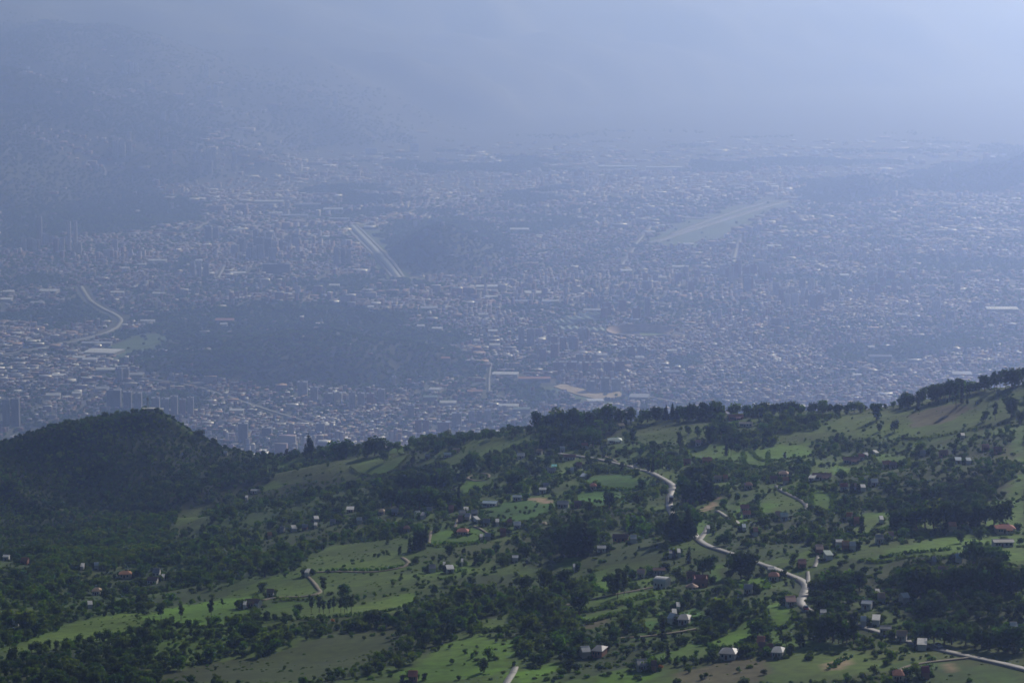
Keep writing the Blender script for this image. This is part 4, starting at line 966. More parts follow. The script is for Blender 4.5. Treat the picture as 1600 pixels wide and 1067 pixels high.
CITY = [(20, 640, 'behind the dark hill, far left'), (190, 600, 'just above the dark hill summit'), (290, 630, 'right of the dark summit'), (120, 560, 'below the curving avenue'), (130, 480, 'along the curving avenue'), (60, 430, 'at the left edge of the valley'),
        (100, 380, 'below the eastern slope, left'), (230, 400, 'left of downtown'), (320, 420, 'in the downtown fringe'), (400, 385, 'in the downtown core'), (480, 400, 'right of downtown'), (530, 390, 'left of the straight canal'), (610, 430, 'at the near end of the canal'),
        (480, 630, 'at the foot of the wooded hill'), (570, 625, 'below the wooded hill'), (660, 660, 'above the crest, centre left'), (750, 645, 'by the pale twin blocks'), (700, 470, 'right of the wooded hill'), (760, 450, 'around the long white hall'), (820, 520, 'left of the sports halls'),
        (890, 560, 'in the brick block quarter'), (950, 570, 'right of the brick quarter'), (1000, 520, 'around the stadium'), (930, 470, 'above the sports halls'), (900, 600, 'by the bare earth site'), (1100, 600, 'above the crest, centre right'), (1130, 420, 'below the airfield'),
        (1050, 330, 'beside the airfield'), (1180, 440, 'in the tower district'), (1260, 450, 'in the right tower district'), (1350, 450, 'in the far right towers'), (1470, 460, 'at the right of the valley'), (1568, 490, 'around the ribbed white roof'), (1300, 550, 'in the right-hand suburbs'),
        (1500, 580, 'above the grass ridge'), (400, 500, 'on the far side of the wooded hill'), (150, 230, 'on the upper eastern slope'), (190, 110, 'high on the eastern slope'), (330, 130, 'on the far eastern slope'), (330, 240, 'on the lower eastern slope'), (450, 310, 'at the foot of the eastern slope'),
        (620, 220, 'in the hazy valley centre'), (700, 310, 'beyond the dark round hill'), (850, 350, 'left of the airfield'), (950, 265, 'in the far factory belt'), (1060, 265, 'beyond the airfield'), (1280, 245, 'in the hazy far suburbs'), (1420, 230, 'near the far bright roof'), (1400, 330, 'right of the airfield')]
def label_all(items, anchors, noun_of, xr=1.0):
    """items: list of dicts with px, py, desc; adds 'label'"""
    g = defaultdict(list)
    for it in items:
        a = min(anchors, key=lambda q: (q[0] - it['px']) ** 2 + (1.8 * (q[1] - it['py'])) ** 2)
        g[(it['desc'], a[2])].append(it)
    for (desc, ph), L in g.items():
        if len(L) == 1:
            L[0]['label'] = f'{desc} {ph}'
        elif len(L) == 2:
            L.sort(key=lambda q: q['px'])
            L[0]['label'] = f'left one of two: {desc} {ph}'; L[1]['label'] = f'right one of two: {desc} {ph}'
        else:
            L.sort(key=lambda q: q['px'])
            for k, it in enumerate(L):
                it['label'] = f'{ordw(k + 1)} {desc} from the left {ph}'
TREE_WORD = {'dark': 'dark round tree', 'mid': 'green bushy tree', 'light': 'light green tree', 'euc': 'slender tufted tree', 'cypress': 'narrow column tree', 'pine': 'dark conifer', 'orange': 'orange flowering tree', 'shrub': 'bush'}
items = []
for (x, y, z, h, kn, px, py, hand, hp) in ALL:
    sz = 'tall ' if hp > 40 else ('small ' if hp < 16 else '')
    items.append(dict(px=px, py=py, desc=sz + TREE_WORD[kn], t=(x, y, z, h, kn)))
label_all(items, ANCH, None)
TREE_NAME = {'dark': 'broadleaf_tree', 'mid': 'broadleaf_tree', 'light': 'broadleaf_tree', 'euc': 'eucalyptus_tree', 'cypress': 'cypress_tree', 'pine': 'conifer_tree', 'orange': 'flowering_tree', 'shrub': 'bush'}
CROWN_OBJ = {}
for it in items:
    x, y, z, h, kn = it['t']
    v = random.randrange(len(PROTO[kn])); cm, tm = PROTO[kn][v]
    wd = random.uniform(0.9, 1.2) if kn in ('dark', 'mid', 'light') else random.uniform(0.85, 1.1)
    e = add(TREE_NAME[kn], None, loc=(x, y, z), rot=random.uniform(0, 6.28), scl=(h * wd, h * wd, h), label=it['label'], category='tree', group='trees on the near hillside')
    if tm: add('trunk', tm, e)
    o = add('crown', cm, e)
    CROWN_OBJ.setdefault((kn, v), o)

def scatter(name, pts, scl, rz, which, protos, **props):
    me = bpy.data.meshes.new(name)
    me.vertices.add(len(pts)); me.vertices.foreach_set('co', np.ascontiguousarray(pts, np.float32).ravel())
    a = me.attributes.new('scl', 'FLOAT_VECTOR', 'POINT'); a.data.foreach_set('vector', np.ascontiguousarray(scl, np.float32).ravel())
    a = me.attributes.new('rz', 'FLOAT', 'POINT'); a.data.foreach_set('value', np.ascontiguousarray(rz, np.float32))
    a = me.attributes.new('which', 'INT', 'POINT'); a.data.foreach_set('value', np.ascontiguousarray(which, np.int32))
    ng = bpy.data.node_groups.new(name + '_scatter', 'GeometryNodeTree')
    ng.interface.new_socket('Geometry', in_out='INPUT', socket_type='NodeSocketGeometry')
    ng.interface.new_socket('Geometry', in_out='OUTPUT', socket_type='NodeSocketGeometry')
    N = ng.nodes; L = ng.links
    gi = N.new('NodeGroupInput'); go = N.new('NodeGroupOutput'); jo = N.new('GeometryNodeJoinGeometry')
    na = N.new('GeometryNodeInputNamedAttribute'); na.data_type = 'FLOAT_VECTOR'; na.inputs['Name'].default_value = 'scl'
    nr = N.new('GeometryNodeInputNamedAttribute'); nr.data_type = 'FLOAT'; nr.inputs['Name'].default_value = 'rz'
    nk = N.new('GeometryNodeInputNamedAttribute'); nk.data_type = 'INT'; nk.inputs['Name'].default_value = 'which'
    cb = N.new('ShaderNodeCombineXYZ'); L.new(nr.outputs['Attribute'], cb.inputs['Z'])
    er = N.new('FunctionNodeEulerToRotation'); L.new(cb.outputs[0], er.inputs[0])
    for k, po in enumerate(protos):
        oi = N.new('GeometryNodeObjectInfo'); oi.transform_space = 'ORIGINAL'; oi.inputs['Object'].default_value = po
        oi.inputs['As Instance'].default_value = True
        cm = N.new('FunctionNodeCompare'); cm.data_type = 'INT'; cm.operation = 'EQUAL'
        L.new(nk.outputs['Attribute'], cm.inputs[2]); cm.inputs[3].default_value = k
        ip = N.new('GeometryNodeInstanceOnPoints')
        L.new(gi.outputs[0], ip.inputs['Points']); L.new(cm.outputs[0], ip.inputs['Selection']); L.new(oi.outputs['Geometry'], ip.inputs['Instance'])
        L.new(er.outputs[0], ip.inputs['Rotation']); L.new(na.outputs['Attribute'], ip.inputs['Scale'])
        L.new(ip.outputs[0], jo.inputs[0])
    L.new(jo.outputs[0], go.inputs[0])
    o = add(name, me, **props)
    md = o.modifiers.new('scatter', 'NODES'); md.node_group = ng
    return o
# one bush that the scatter can draw from, a thing of its own beside the looping track
for v, (px, py, hh, ph) in enumerate(((516, 929, 2.2, 'round green bush alone on the olive pasture by the looping track'), (1264, 1030, 2.5, 'round green bush alone on the bright meadow, bottom right'))):
    x, y, z = hit(px, py)
    e = add('bush', None, loc=(x, y, z), scl=(hh,) * 3, label=ph, category='bush', group='lone bushes')
    CROWN_OBJ[('shrub', v)] = add('foliage', PROTO['shrub'][v][0], e)
protos = []; pidx = {}
for kn in KINDS:
    for v in range(len(PROTO[kn])):
        o = CROWN_OBJ.get((kn, v))
        if o is not None:
            pidx.setdefault(kn, []).append(len(protos)); protos.append(o)
for kn in KINDS:
    if kn not in pidx: pidx[kn] = pidx['mid']
def pick(kinds):
    u = RNG.random(len(kinds)); out = np.zeros(len(kinds), int)
    for j, kn in enumerate(KINDS):
        s = kinds == j; ids = np.array(pidx[kn])
        out[s] = ids[(u[s] * len(ids)).astype(int)]
    return out
hh = Hh[rest]; wd = RNG.uniform(0.8, 1.3, len(rest))
S = np.stack([hh * wd, hh * wd, hh], 1)
GDN = []
for (hx, hy), hr in zip(house_xy, house_r):
    for q in range(9):
        a = random.uniform(0, 6.283); d = hr * random.uniform(1.0, 1.7) + 0.8
        front = math.sin(a) < 0.15
        GDN.append((hx + math.cos(a) * d, hy + 3.0 + math.sin(a) * d * 1.1, random.uniform(0.7, 1.6) if front else random.uniform(2.2, 5.0), 6 if front else random.choice((0, 1, 1, 2))))
GDN = np.array(GDN); GH = GDN[:, 2]; gkeep = ~near_roads(GDN[:, 0], GDN[:, 1], 0.3); GDN = GDN[gkeep]; GH = GH[gkeep]
S = np.concatenate([S, np.stack([GH * 1.1, GH * 1.1, GH], 1)])
PTS = np.concatenate([np.stack([X[rest], Y[rest], Z[rest] - 0.12 * hh], 1), np.stack([GDN[:, 0], GDN[:, 1], hz(GDN[:, 0], GDN[:, 1]) - 0.1 * GH], 1), np.stack([TX, TY, TZ - 0.3 * TH], 1)])
S = np.concatenate([S, np.stack([TH * 1.3, TH * 1.3, TH], 1)])
WK = np.concatenate([pick(kd[rest]), pick(GDN[:, 3].astype(int)), pick(np.full(len(TX), 6))])
scatter('woodland', PTS, S, RNG.uniform(0, 6.28, len(PTS)), WK, protos,
        kind='stuff', label='scrub and smaller trees covering the near hills', category='woodland')
print('near trees', len(rest), 'single', len(ALL))

# ------------------------------------------------------------------ hedges
HI = [dict(px=0, py=0, desc='', label=l, pts=p) for l, p in HEDGES]
HJ = []
for c_, poly in PAST:
    if c_ not in (2, 3): continue
    p = np.array(poly, float); a_ = 0.5 * abs(np.dot(p[:, 0], np.roll(p[:, 1], 1)) - np.dot(p[:, 1], np.roll(p[:, 0], 1)))
    if a_ < 500 or p[:, 1].max() > 1050 or p[:, 0].max() > 1590: continue
    i0 = int(np.argmin(p[:, 0])); i1 = int(np.argmax(p[:, 0])); m = len(p)
    ch1 = [tuple(p[(i0 + k) % m]) for k in range((i1 - i0) % m + 1)]; ch2 = [tuple(p[(i0 - k) % m]) for k in range((i0 - i1) % m + 1)]
    low = ch1 if sum(q[1] for q in ch1) / len(ch1) > sum(q[1] for q in ch2) / len(ch2) else ch2
    low = [(min(max(q[0], 4), 1596), q[1] + 1) for q in low]
    HJ.append(dict(px=float(p[:, 0].mean()), py=float(p[:, 1].mean()), desc='ragged field hedge', pts=low))
label_all(HJ, ANCH, None)
for it in HI + HJ:
    lab, pts = it['label'], it['pts']
    L = []
    for i in range(len(pts) - 1):
        (xa, ya), (xb, yb) = pts[i], pts[i + 1]
        k = max(int(math.hypot(xb - xa, yb - ya) / 4), 1)
        for s in range(k): L.append(hit(xa + (xb - xa) * s / k, ya + (yb - ya) * s / k))
    L.append(hit(*pts[-1]))
    P = smooth_line([p[:2] for p in L], 1.8)
    o0 = (float(P[0, 0]), float(P[0, 1]), float(hz(P[0, 0], P[0, 1])))
    lob = []
    r = random.Random(len(lab))
    for x, y in P:
        s = r.uniform(0.6, 1.2)
        lob.append((x - o0[0] + r.uniform(-.8, .8), y - o0[1] + r.uniform(-.8, .8), float(hz(x, y)) - o0[2] + s * 0.6, s, s, s))
    V0 = crown_mesh('hedge', [(0, 0, 0.5, .5, .5, .5)], 4, .1, 1, M['leaf_shrub'])
    bpy.data.meshes.remove(V0)
    rr = np.random.default_rng(len(lab)); lobn = np.array(lob); nl = 26 * len(lob)
    idx = rr.integers(0, len(lob), nl); d = rr.normal(size=(nl, 3)); d /= np.linalg.norm(d, axis=1)[:, None]
    C = lobn[idx, :3] + d * lobn[idx, 3:] * (0.6 + 0.45 * rr.random(nl))[:, None]
    nn = d + rr.normal(size=d.shape) * 0.5; nn /= np.linalg.norm(nn, axis=1)[:, None]
    t = np.cross(nn, rr.normal(size=d.shape)); t /= np.linalg.norm(t, axis=1)[:, None]; b = np.cross(nn, t); s = (0.25 + 0.3 * rr.random(nl))[:, None]
    V = np.stack([C - t * s, C + b * s, C + t * s, C - b * s], 1).reshape(-1, 3)
    add('hedge', np_mesh('hedge', V, np.arange(nl * 4).reshape(-1, 4), [M['leaf_mid']]), loc=o0, label=lab, category='hedge', group='field hedges')

# ------------------------------------------------------------------ houses
def roof_gable(name, ov=0.09, rise=0.55, th=0.06):
    V = []; Fc = []
    x = 0.5 + ov * 0.7; y = 0.5 + ov
    zb = 1.0 - rise * ov * 2 * 0.9; zt = 1.0 + rise
    prof = [(-y, zb), (0, zt), (y, zb), (y, zb + th), (0, zt + th), (-y, zb + th)]
    for sx in (-x, x):
        for (py, pz) in prof: V.append((sx, py, pz))
    for k in range(6): Fc.append((k, (k + 1) % 6, 6 + (k + 1) % 6, 6 + k))
    Fc += [(0, 5, 4, 1), (1, 4, 3, 2), (6, 7, 10, 11), (7, 8, 9, 10)]
    return mk_mesh(name, V, Fc, [M['roof_grey']])
def roof_hip(name, ov=0.08, rise=0.6, ridge=0.22):
    a = 0.5 + ov; z0 = 0.95
    V = [(-a, -a, z0), (a, -a, z0), (a, a, z0), (-a, a, z0), (-a, -a, z0 + .06), (a, -a, z0 + .06), (a, a, z0 + .06), (-a, a, z0 + .06), (-ridge, 0, 1 + rise), (ridge, 0, 1 + rise)]
    Fc = [(0, 3, 2, 1), (0, 1, 5, 4), (1, 2, 6, 5), (2, 3, 7, 6), (3, 0, 4, 7), (4, 5, 9, 8), (5, 6, 9), (6, 7, 8, 9), (7, 4, 8)]
    return mk_mesh(name, V, Fc, [M['roof_grey']])
def roof_mono(name, ov=0.07, lo=0.98, hi=1.5, th=0.06):
    a = 0.5 + ov
    V = [(-a, -a, lo), (a, -a, lo), (a, a, hi), (-a, a, hi), (-a, -a, lo + th), (a, -a, lo + th), (a, a, hi + th), (-a, a, hi + th)]
    Fc = [(0, 3, 2, 1), (4, 5, 6, 7), (0, 1, 5, 4), (1, 2, 6, 5), (2, 3, 7, 6), (3, 0, 4, 7)]
    return mk_mesh(name, V, Fc, [M['roof_grey']])
def roof_barrel(name):
    V = []; Fc = []; n = 9
    for sx in (-0.54, 0.54):
        for k in range(n):
            a = math.pi * k / (n - 1)
            V.append((sx, -0.55 * math.cos(a), 0.97 + 0.55 * math.sin(a)))
    for k in range(n - 1): Fc.append((k, n + k, n + k + 1, k + 1))
    Fc += [tuple(range(n)), tuple(range(2 * n - 1, n - 1, -1))]
    return mk_mesh(name, V, Fc, [M['roof_white']])
def wall_mesh(name, gable=0.0, mono=0.0):
    V = []; Fc = []
    h = 0.5
    if mono > 0:
        V = [(-h, -h, -0.8), (h, -h, -0.8), (h, h, -0.8), (-h, h, -0.8), (-h, -h, 1), (h, -h, 1), (h, h, 1 + mono), (-h, h, 1 + mono)]
        Fc = [(0, 3, 2, 1), (4, 5, 6, 7), (0, 1, 5, 4), (1, 2, 6, 5), (2, 3, 7, 6), (3, 0, 4, 7)]
    else:
        box(-h, h, -h, h, -0.8, 1.0, V, Fc)
        if gable > 0:
            b = len(V)
            V += [(-h + .001, 0, 1 + gable), (h - .001, 0, 1 + gable)]
            Fc += [(4, 7, b), (5, b + 1, 6)]
    return mk_mesh(name, V, Fc, [M['wall_white']])
HM = {'gable': (wall_mesh('house_wall', gable=0.5), roof_gable('house_roof')), 'hip': (wall_mesh('house_wall_low'), roof_hip('house_roof_hipped')), 'mono': (wall_mesh('cabin_wall', mono=0.44), roof_mono('cabin_roof')),
      'shed': (wall_mesh('shed_wall', gable=0.25), roof_gable('shed_roof', 0.08, 0.3)), 'barrel': (wall_mesh('barn_wall'), roof_barrel('barn_roof')), 'tall': (wall_mesh('tall_wall', gable=0.5), roof_gable('tall_roof', 0.05, 0.35))}
_V = []; _F = []; box(-.5, .5, -.5, .5, 0, 1, _V, _F)
UNIT = mk_mesh('unit_piece', _V, _F, [M['door']])
FORMW = {'gable': 'gabled house', 'hip': 'hip-roofed house', 'mono': 'lean-to cabin', 'shed': 'long shed', 'barrel': 'arched barn', 'tall': 'two-storey house', 'court': 'courtyard house'}
items = []
for i, (px, py, w, dm, rot, rf, wl, form) in enumerate(HOUSES):
    sz = 'large ' if w >= 24 else ('tiny ' if w <= 6 else '')
    items.append(dict(px=px, py=py, desc=f'{sz}{ROOFWORD[rf].split()[0] if form in ("mono",) else ROOFWORD[rf]} {FORMW[form]}'.replace('tiled hip-roofed', 'hip-roofed'), i=i))
label_all(items, ANCH, None)
for it in items:
    px, py, w, dm, rot, rf, wl, form = HOUSES[it['i']]
    x, y = house_xy[it['i']]
    wm = w * y / F * 0.76; dm = dm * 0.64 * QK
    rz = math.radians(rot)
    y = y + dm * 0.5
    z = float(min(hz(x, y), hz(x - wm / 2, y - dm / 2), hz(x + wm / 2, y - dm / 2))) + 0.4
    wh = {'tall': 5.2, 'shed': 2.6, 'mono': 2.3, 'barrel': 3.2}.get(form, 2.6) * QK
    cat = 'shed' if form == 'shed' else ('cabin' if form == 'mono' else ('barn' if form == 'barrel' else 'house'))
    nm = {'shed': 'shed', 'mono': 'cabin', 'barrel': 'barn'}.get(form, 'house')
    e = add(nm, None, loc=(x, y, z), rot=rz, label=it['label'], category=cat, group='houses on the near hillside')
    if form == 'court':
        # four wings with tiled roofs round an open yard
        for (cx_, cy_, sx, sy) in ((0, -0.38, 1, 0.24), (0, 0.38, 1, 0.24), (-0.42, 0, 0.17, 0.5), (0.42, 0, 0.17, 0.5)):
            turn = sx < sy
            s = (wm * sx, dm * 1.5 * sy, wh) if not turn else (dm * 1.5 * sy, wm * sx, wh)
            lo = (cx_ * wm, cy_ * dm * 1.5, 0)
            rz_ = (0, 0, math.pi / 2) if turn else None
            add('wall', HM['gable'][0], e, loc=lo, rot=rz_, scl=s, mat=M['wall_' + wl]); add('roof', HM['gable'][1], e, loc=lo, rot=rz_, scl=s, mat=M['roof_' + rf])
    else:
        wmh, rmh = HM[form]
        add('wall', wmh, e, scl=(wm, dm, wh), mat=M['wall_' + wl]); add('roof', rmh, e, scl=(wm, dm, wh), mat=M['roof_' + rf])
        ro = e.children[-1]
        if form in ('gable', 'tall', 'shed'):
            add('ridge_cap', UNIT, ro, loc=(0, 0, {'gable': 1.59, 'tall': 1.39, 'shed': 1.34}[form]), scl=(1.08, 0.05, 0.05), mat=M['roof_' + rf])
        if wm > 5 and form in ('gable', 'hip'):
            add('chimney', UNIT, ro, loc=(0.22, 0.12, 1.1), scl=(0.07, 0.09, 0.7), mat=M['wall_' + wl])
        if wm > 7.6 and form in ('gable', 'hip'):   # a wing or porch at the front
            add('porch_roof', HM['mono'][1], e, loc=(wm * 0.18, -dm * 0.5 - 0.9, 0), scl=(wm * 0.34, 1.9, wh * 0.72), mat=M['roof_' + rf])
            for sx in (0.03, 0.33): add('porch_post', UNIT, e, loc=(wm * sx, -dm * 0.5 - 1.6, -1.0), scl=(0.25, 0.25, wh * 0.72 + 1.0), mat=M['wall_white'])
    yf = -dm * (0.75 if form == 'court' else 0.5) - 0.02
    if wm > 3:
        add('door', UNIT, e, loc=(-wm * 0.08, yf, 0.02), scl=(0.8, 0.12, 1.6), mat=M['door'])
        for fx in ((-0.32, 0.2) if wm < 7 else (-0.38, -0.24, 0.14, 0.36)):
            add('window', UNIT, e, loc=(wm * fx, yf, 0.85), scl=(min(1.1, wm * 0.11), 0.1, 0.9), mat=M['glass'])
            if form == 'tall': add('window', UNIT, e, loc=(wm * fx, yf, 2.9), scl=(0.9, 0.1, 0.9), mat=M['glass'])

# the round gazebo beside the courtyard house
gx, gy, gz = hit(1081, 926)
e = add('gazebo', None, loc=(gx, gy, gz), label='round cream gazebo with conical roof beside the courtyard house', category='gazebo')
V = []; Fc = []
n = 16
for k in range(n):
    a = 2 * math.pi * k / n; V.append((2.7 * math.cos(a), 2.7 * math.sin(a), 2.6))
for k in range(n):
    a = 2 * math.pi * k / n; V.append((2.7 * math.cos(a), 2.7 * math.sin(a), 2.8))
V.append((0, 0, 4.3)); Fc += [tuple(range(n - 1, -1, -1))] + [(k, (k + 1) % n, n + (k + 1) % n, n + k) for k in range(n)] + [(n + k, n + (k + 1) % n, 2 * n) for k in range(n)]
add('roof', mk_mesh('gazebo_roof', V, Fc, [M['roof_tan']]), e)
for k in range(8):
    a = 2 * math.pi * k / 8
    add('post', UNIT, e, loc=(2.3 * math.cos(a), 2.3 * math.sin(a), -0.6), scl=(0.22, 0.22, 3.2), mat=M['wall_cream'])

# the station on the summit of the dark hill
sx, sy, sz = hit(238, 645)
sy += 8; sz = float(hz(sx, sy)) 
e = add('summit_station', None, loc=(sx, sy, sz), label='white flat-roofed station on the summit of the dark conical hill', category='building')
for (ox, oy, w, d, h) in ((-2, 0, 6, 5, 3), (4, 2, 7, 4, 2.2), (-7, 3, 5, 4, 2.2)):
    add('wall', UNIT, e, loc=(ox, oy, -5), scl=(w, d, h + 5), mat=M['wall_grey']); add('roof', UNIT, e, loc=(ox, oy, h + .01), scl=(w + 1, d + 1, 0.6), mat=M['roof_white'])
e2 = add('radio_mast', None, loc=(sx - 4, sy - 4, float(hz(sx - 4, sy - 4))), scl=(.7, .7, .7), label='dark lattice radio mast beside the summit station', category='mast')
V = []; Fc = []
for ax, ay in ((-1, -1), (1, -1), (1, 1), (-1, 1)):
    b = len(V)
    for zz, k, rr_ in ((-2, 1.1, .12), (17, 0.35, .10)):
        V += [(ax * k - rr_, ay * k - rr_, zz), (ax * k + rr_, ay * k - rr_, zz), (ax * k + rr_, ay * k + rr_, zz), (ax * k - rr_, ay * k + rr_, zz)]
    Fc += [(b + q, b + (q + 1) % 4, b + 4 + (q + 1) % 4, b + 4 + q) for q in range(4)]
add('tower', mk_mesh('mast_tower', V, Fc, [M['metal']]), e2)
V = []; Fc = []
for q in range(9):
    k = 1.1 - 0.75 * (q * 2 + 2) / 19; z0 = q * 2.0
    for a, b_ in (((-k, -k), (k, -k)), ((k, -k), (k, k)), ((k, k), (-k, k)), ((-k, k), (-k, -k))):
        i0 = len(V); V += [(a[0], a[1], z0), (a[0], a[1], z0 + .18), (b_[0], b_[1], z0 + 2.0), (b_[0], b_[1], z0 + 1.82)]; Fc.append((i0, i0 + 1, i0 + 2, i0 + 3))
add('bracing', mk_mesh('mast_bracing', V, Fc, [M['metal']]), e2)
add('antenna', UNIT, e2, loc=(0, 0, 13), scl=(2.2, 0.9, 3.5), mat=M['metal']); add('antenna', UNIT, e2, loc=(0, 0, 17), scl=(0.2, 0.2, 4), mat=M['metal'])

# ------------------------------------------------------------------ vehicles
def car_meshes():
    prof = [(-2.1, .35), (-2.1, .85), (-1.6, .95), (1.1, .95), (2.1, .78), (2.15, .35)]
    V = [(x, -0.85, z) for x, z in prof] + [(x, 0.85, z) for x, z in prof]
    n = len(prof); Fc = [tuple(range(n)), tuple(range(2 * n - 1, n - 1, -1))] + [(k, n + k, n + (k + 1) % n, (k + 1) % n) for k in range(n)]
    body = mk_mesh('car_body', V, Fc, [M['metal']])
    V = [(-1.6, -.78, .95), (1.0, -.78, .95), (.45, -.65, 1.5), (-1.2, -.65, 1.5), (-1.6, .78, .95), (1.0, .78, .95), (.45, .65, 1.5), (-1.2, .65, 1.5)]
    Fc = [(0, 1, 2, 3), (5, 4, 7, 6), (1, 5, 6, 2), (4, 0, 3, 7), (3, 2, 6, 7)]
    cab = mk_mesh('car_cabin', V, Fc, [M['glass']])
    V = []; Fc = []
    for yy in (-.12, .12):
        for k in range(10): V.append((.33 * math.cos(k * .6283), yy, .33 * math.sin(k * .6283)))
    Fc = [tuple(range(10)), tuple(range(19, 9, -1))] + [(k, 10 + k, 10 + (k + 1) % 10, (k + 1) % 10) for k in range(10)]
    return body, cab, mk_mesh('car_wheel', V, Fc, [M['tyre']])
CB, CC, CW = car_meshes()
PAINT = {'white': mat('paint_white', (.75, .75, .75), .25, .5), 'black': mat('paint_black', (.03, .03, .035), .25, .5), 'red': mat('paint_red', (.4, .04, .04), .25, .5), 'silver': mat('paint_silver', (.45, .46, .48), .25, .5)}
def vehicle(px, py, pt, lab, truck=False):
    x, y, z = hit(px, py)
    best = None
    for w, L in ROAD_W[:1]:
        i = int(np.argmin(np.hypot(L[:, 0] - x, L[:, 1] - y))); j = min(i + 1, len(L) - 1); d = L[j] - L[max(i - 1, 0)]
        best = math.atan2(d[1], d[0]); x, y = L[i]
        x += 1.3 * math.sin(best); y -= 1.3 * math.cos(best)
    z = float(hz(x, y)) + 0.5
    e = add('truck' if truck else 'car', None, loc=(x, y, z), rot=best, label=lab, category='truck' if truck else 'car', group='vehicles on the main road')
    if truck:
        add('cargo_box', UNIT, e, loc=(-1.0, 0, 0.7), scl=(5.0, 2.2, 2.4), mat=PAINT[pt]); add('cab', UNIT, e, loc=(2.6, 0, 0.5), scl=(1.7, 2.0, 1.9), mat=PAINT[pt])
        add('windscreen', UNIT, e, loc=(3.47, 0, 1.4), scl=(0.06, 1.7, 0.8), mat=M['glass']); ws = (-2.6, -1.4, 2.5)
    else:
        add('body', CB, e, mat=PAINT[pt]); c = add('cabin', CC, e); ws = (-1.35, 1.35)
    for wx in ws:
        for wy in (-.85, .85):
            wh_ = add('wheel', CW, e, loc=(wx, wy, .33), scl=(1.4,) * 3 if truck else None)
            add('rim', CW, wh_, scl=(0.6, 1.15, 0.6), mat=M['metal'])
vehicle(1045.5, 785, 'black', 'dark truck driving down the straight bright road stretch', True)
vehicle(1047, 795, 'white', 'white car at the lower end of the bright road stretch')
vehicle(984, 729, 'white', 'white car on the upper road above the meadow')
vehicle(1253, 953, 'red', 'red car at the sharp road bend by the pink house')
vehicle(1465, 1014, 'silver', 'silver car on the road near the roadside sheds')

# ------------------------------------------------------------------ the valley: airfield, canal, avenues
def far_line(pts, n=6):
    L = []
    for i in range(len(pts) - 1):
        (xa, ya), (xb, yb) = pts[i], pts[i + 1]
        for s in range(n): L.append(hit(xa + (xb - xa) * s / n, ya + (yb - ya) * s / n, True)[:2])
    L.append(hit(*pts[-1], True)[:2])
    return L
def patch(name, pts, mt, off, depth=4, **props):
    W = [hit(px, py, True) for px, py in pts]
    n = len(W)
    cx_ = sum(p[0] for p in W) / n; cy_ = sum(p[1] for p in W) / n
    V = [(x, y, z + off) for x, y, z in W] + [(x, y, z + off - depth) for x, y, z in W]
    V.append((cx_, cy_, float(cz(cx_, cy_)) + off))
    Fc = [(k, (k + 1) % n, 2 * n) for k in range(n)] + [(k, n + k, n + (k + 1) % n, (k + 1) % n) for k in range(n)]
    return add(name, mk_mesh(name, V, Fc, [mt]), kind='structure', **props)
FAR_ROADS = [
    ('runway', 45, 'runway', [(1018, 380), (1072, 362), (1140, 341), (1200, 322), (1236, 313)], 2.2), ('taxiway', 30, 'runway', [(1050, 366), (1100, 347), (1150, 330), (1205, 314)], 2.2), ('apron', 70, 'runway', [(1048, 338), (1085, 342), (1115, 340)], 2.0),
    ('canal', 34, 'river', [(548, 352), (562, 366), (585, 390), (605, 412), (622, 434)], 1.8), ('canal_avenue', 14, 'city_road', [(556, 352), (572, 367), (596, 391), (614, 411), (630, 433)], 2.4),
    ('canal_avenue', 12, 'city_road', [(541, 354), (552, 368), (576, 391), (594, 411), (612, 433)], 2.4), ('roundabout_avenue', 22, 'city_road', [(585, 437), (605, 440), (630, 437), (650, 434)], 2.4),
    ('curving_avenue', 17, 'city_road', [(126, 448), (132, 458), (140, 470), (158, 482), (180, 492), (190, 500), (182, 512), (160, 522), (130, 530), (95, 538), (60, 546), (20, 552), (-30, 560)], 2.4),
    ('avenue', 16, 'city_road', [(992, 382), (1010, 362), (1018, 352)], 2.4), ('avenue', 16, 'city_road', [(970, 415), (980, 402), (990, 388)], 2.4), ('avenue', 16, 'city_road', [(1146, 405), (1150, 390), (1158, 370)], 2.4),
    ('avenue', 7, 'city_road', [(764, 614), (764, 590), (767, 568)], 2.4), ('avenue', 18, 'city_road', [(300, 360), (320, 350), (332, 344)], 2.4), ('avenue', 20, 'city_road', [(560, 352), (610, 340), (660, 325), (720, 308)], 2.4),
    ('avenue', 14, 'city_road', [(340, 435), (345, 425), (350, 415)], 2.4), ('avenue', 12, 'city_road', [(1000, 618), (1040, 626), (1075, 632)], 2.4), 
    ('avenue', 14, 'city_road', [(-20, 424), (120, 416), (300, 412), (400, 408)], 2.4), ('avenue', 11, 'city_road', [(220, 592), (300, 602), (420, 642), (520, 672)], 2.4),
    ('avenue', 14, 'city_road', [(160, 258), (165, 265), (163, 275)], 2.4)]
FAR_W = []
for nm, w, mt, pts, off in FAR_ROADS:
    L = far_line(pts)
    FAR_W.append((w, np.array(L)))
    ribbon(nm, L, w, cz, off, M[mt], depth=5, step=30.0)
    if nm == 'curving_avenue': FAR_W[-1] = (w + 26, FAR_W[-1][1])
patch('earthworks', [(865, 605), (880, 600), (900, 606), (930, 614), (968, 615), (968, 622), (930, 624), (900, 617), (880, 610)], M['earth'], 2.5)
patch('earthworks', [(940, 616), (968, 613), (975, 620), (950, 624)], M['earth'], 2.9)
patch('sports_ground', [(160, 545), (215, 528), (250, 520), (262, 530), (220, 545), (190, 560)], M['airfield_grass'], 1.5)

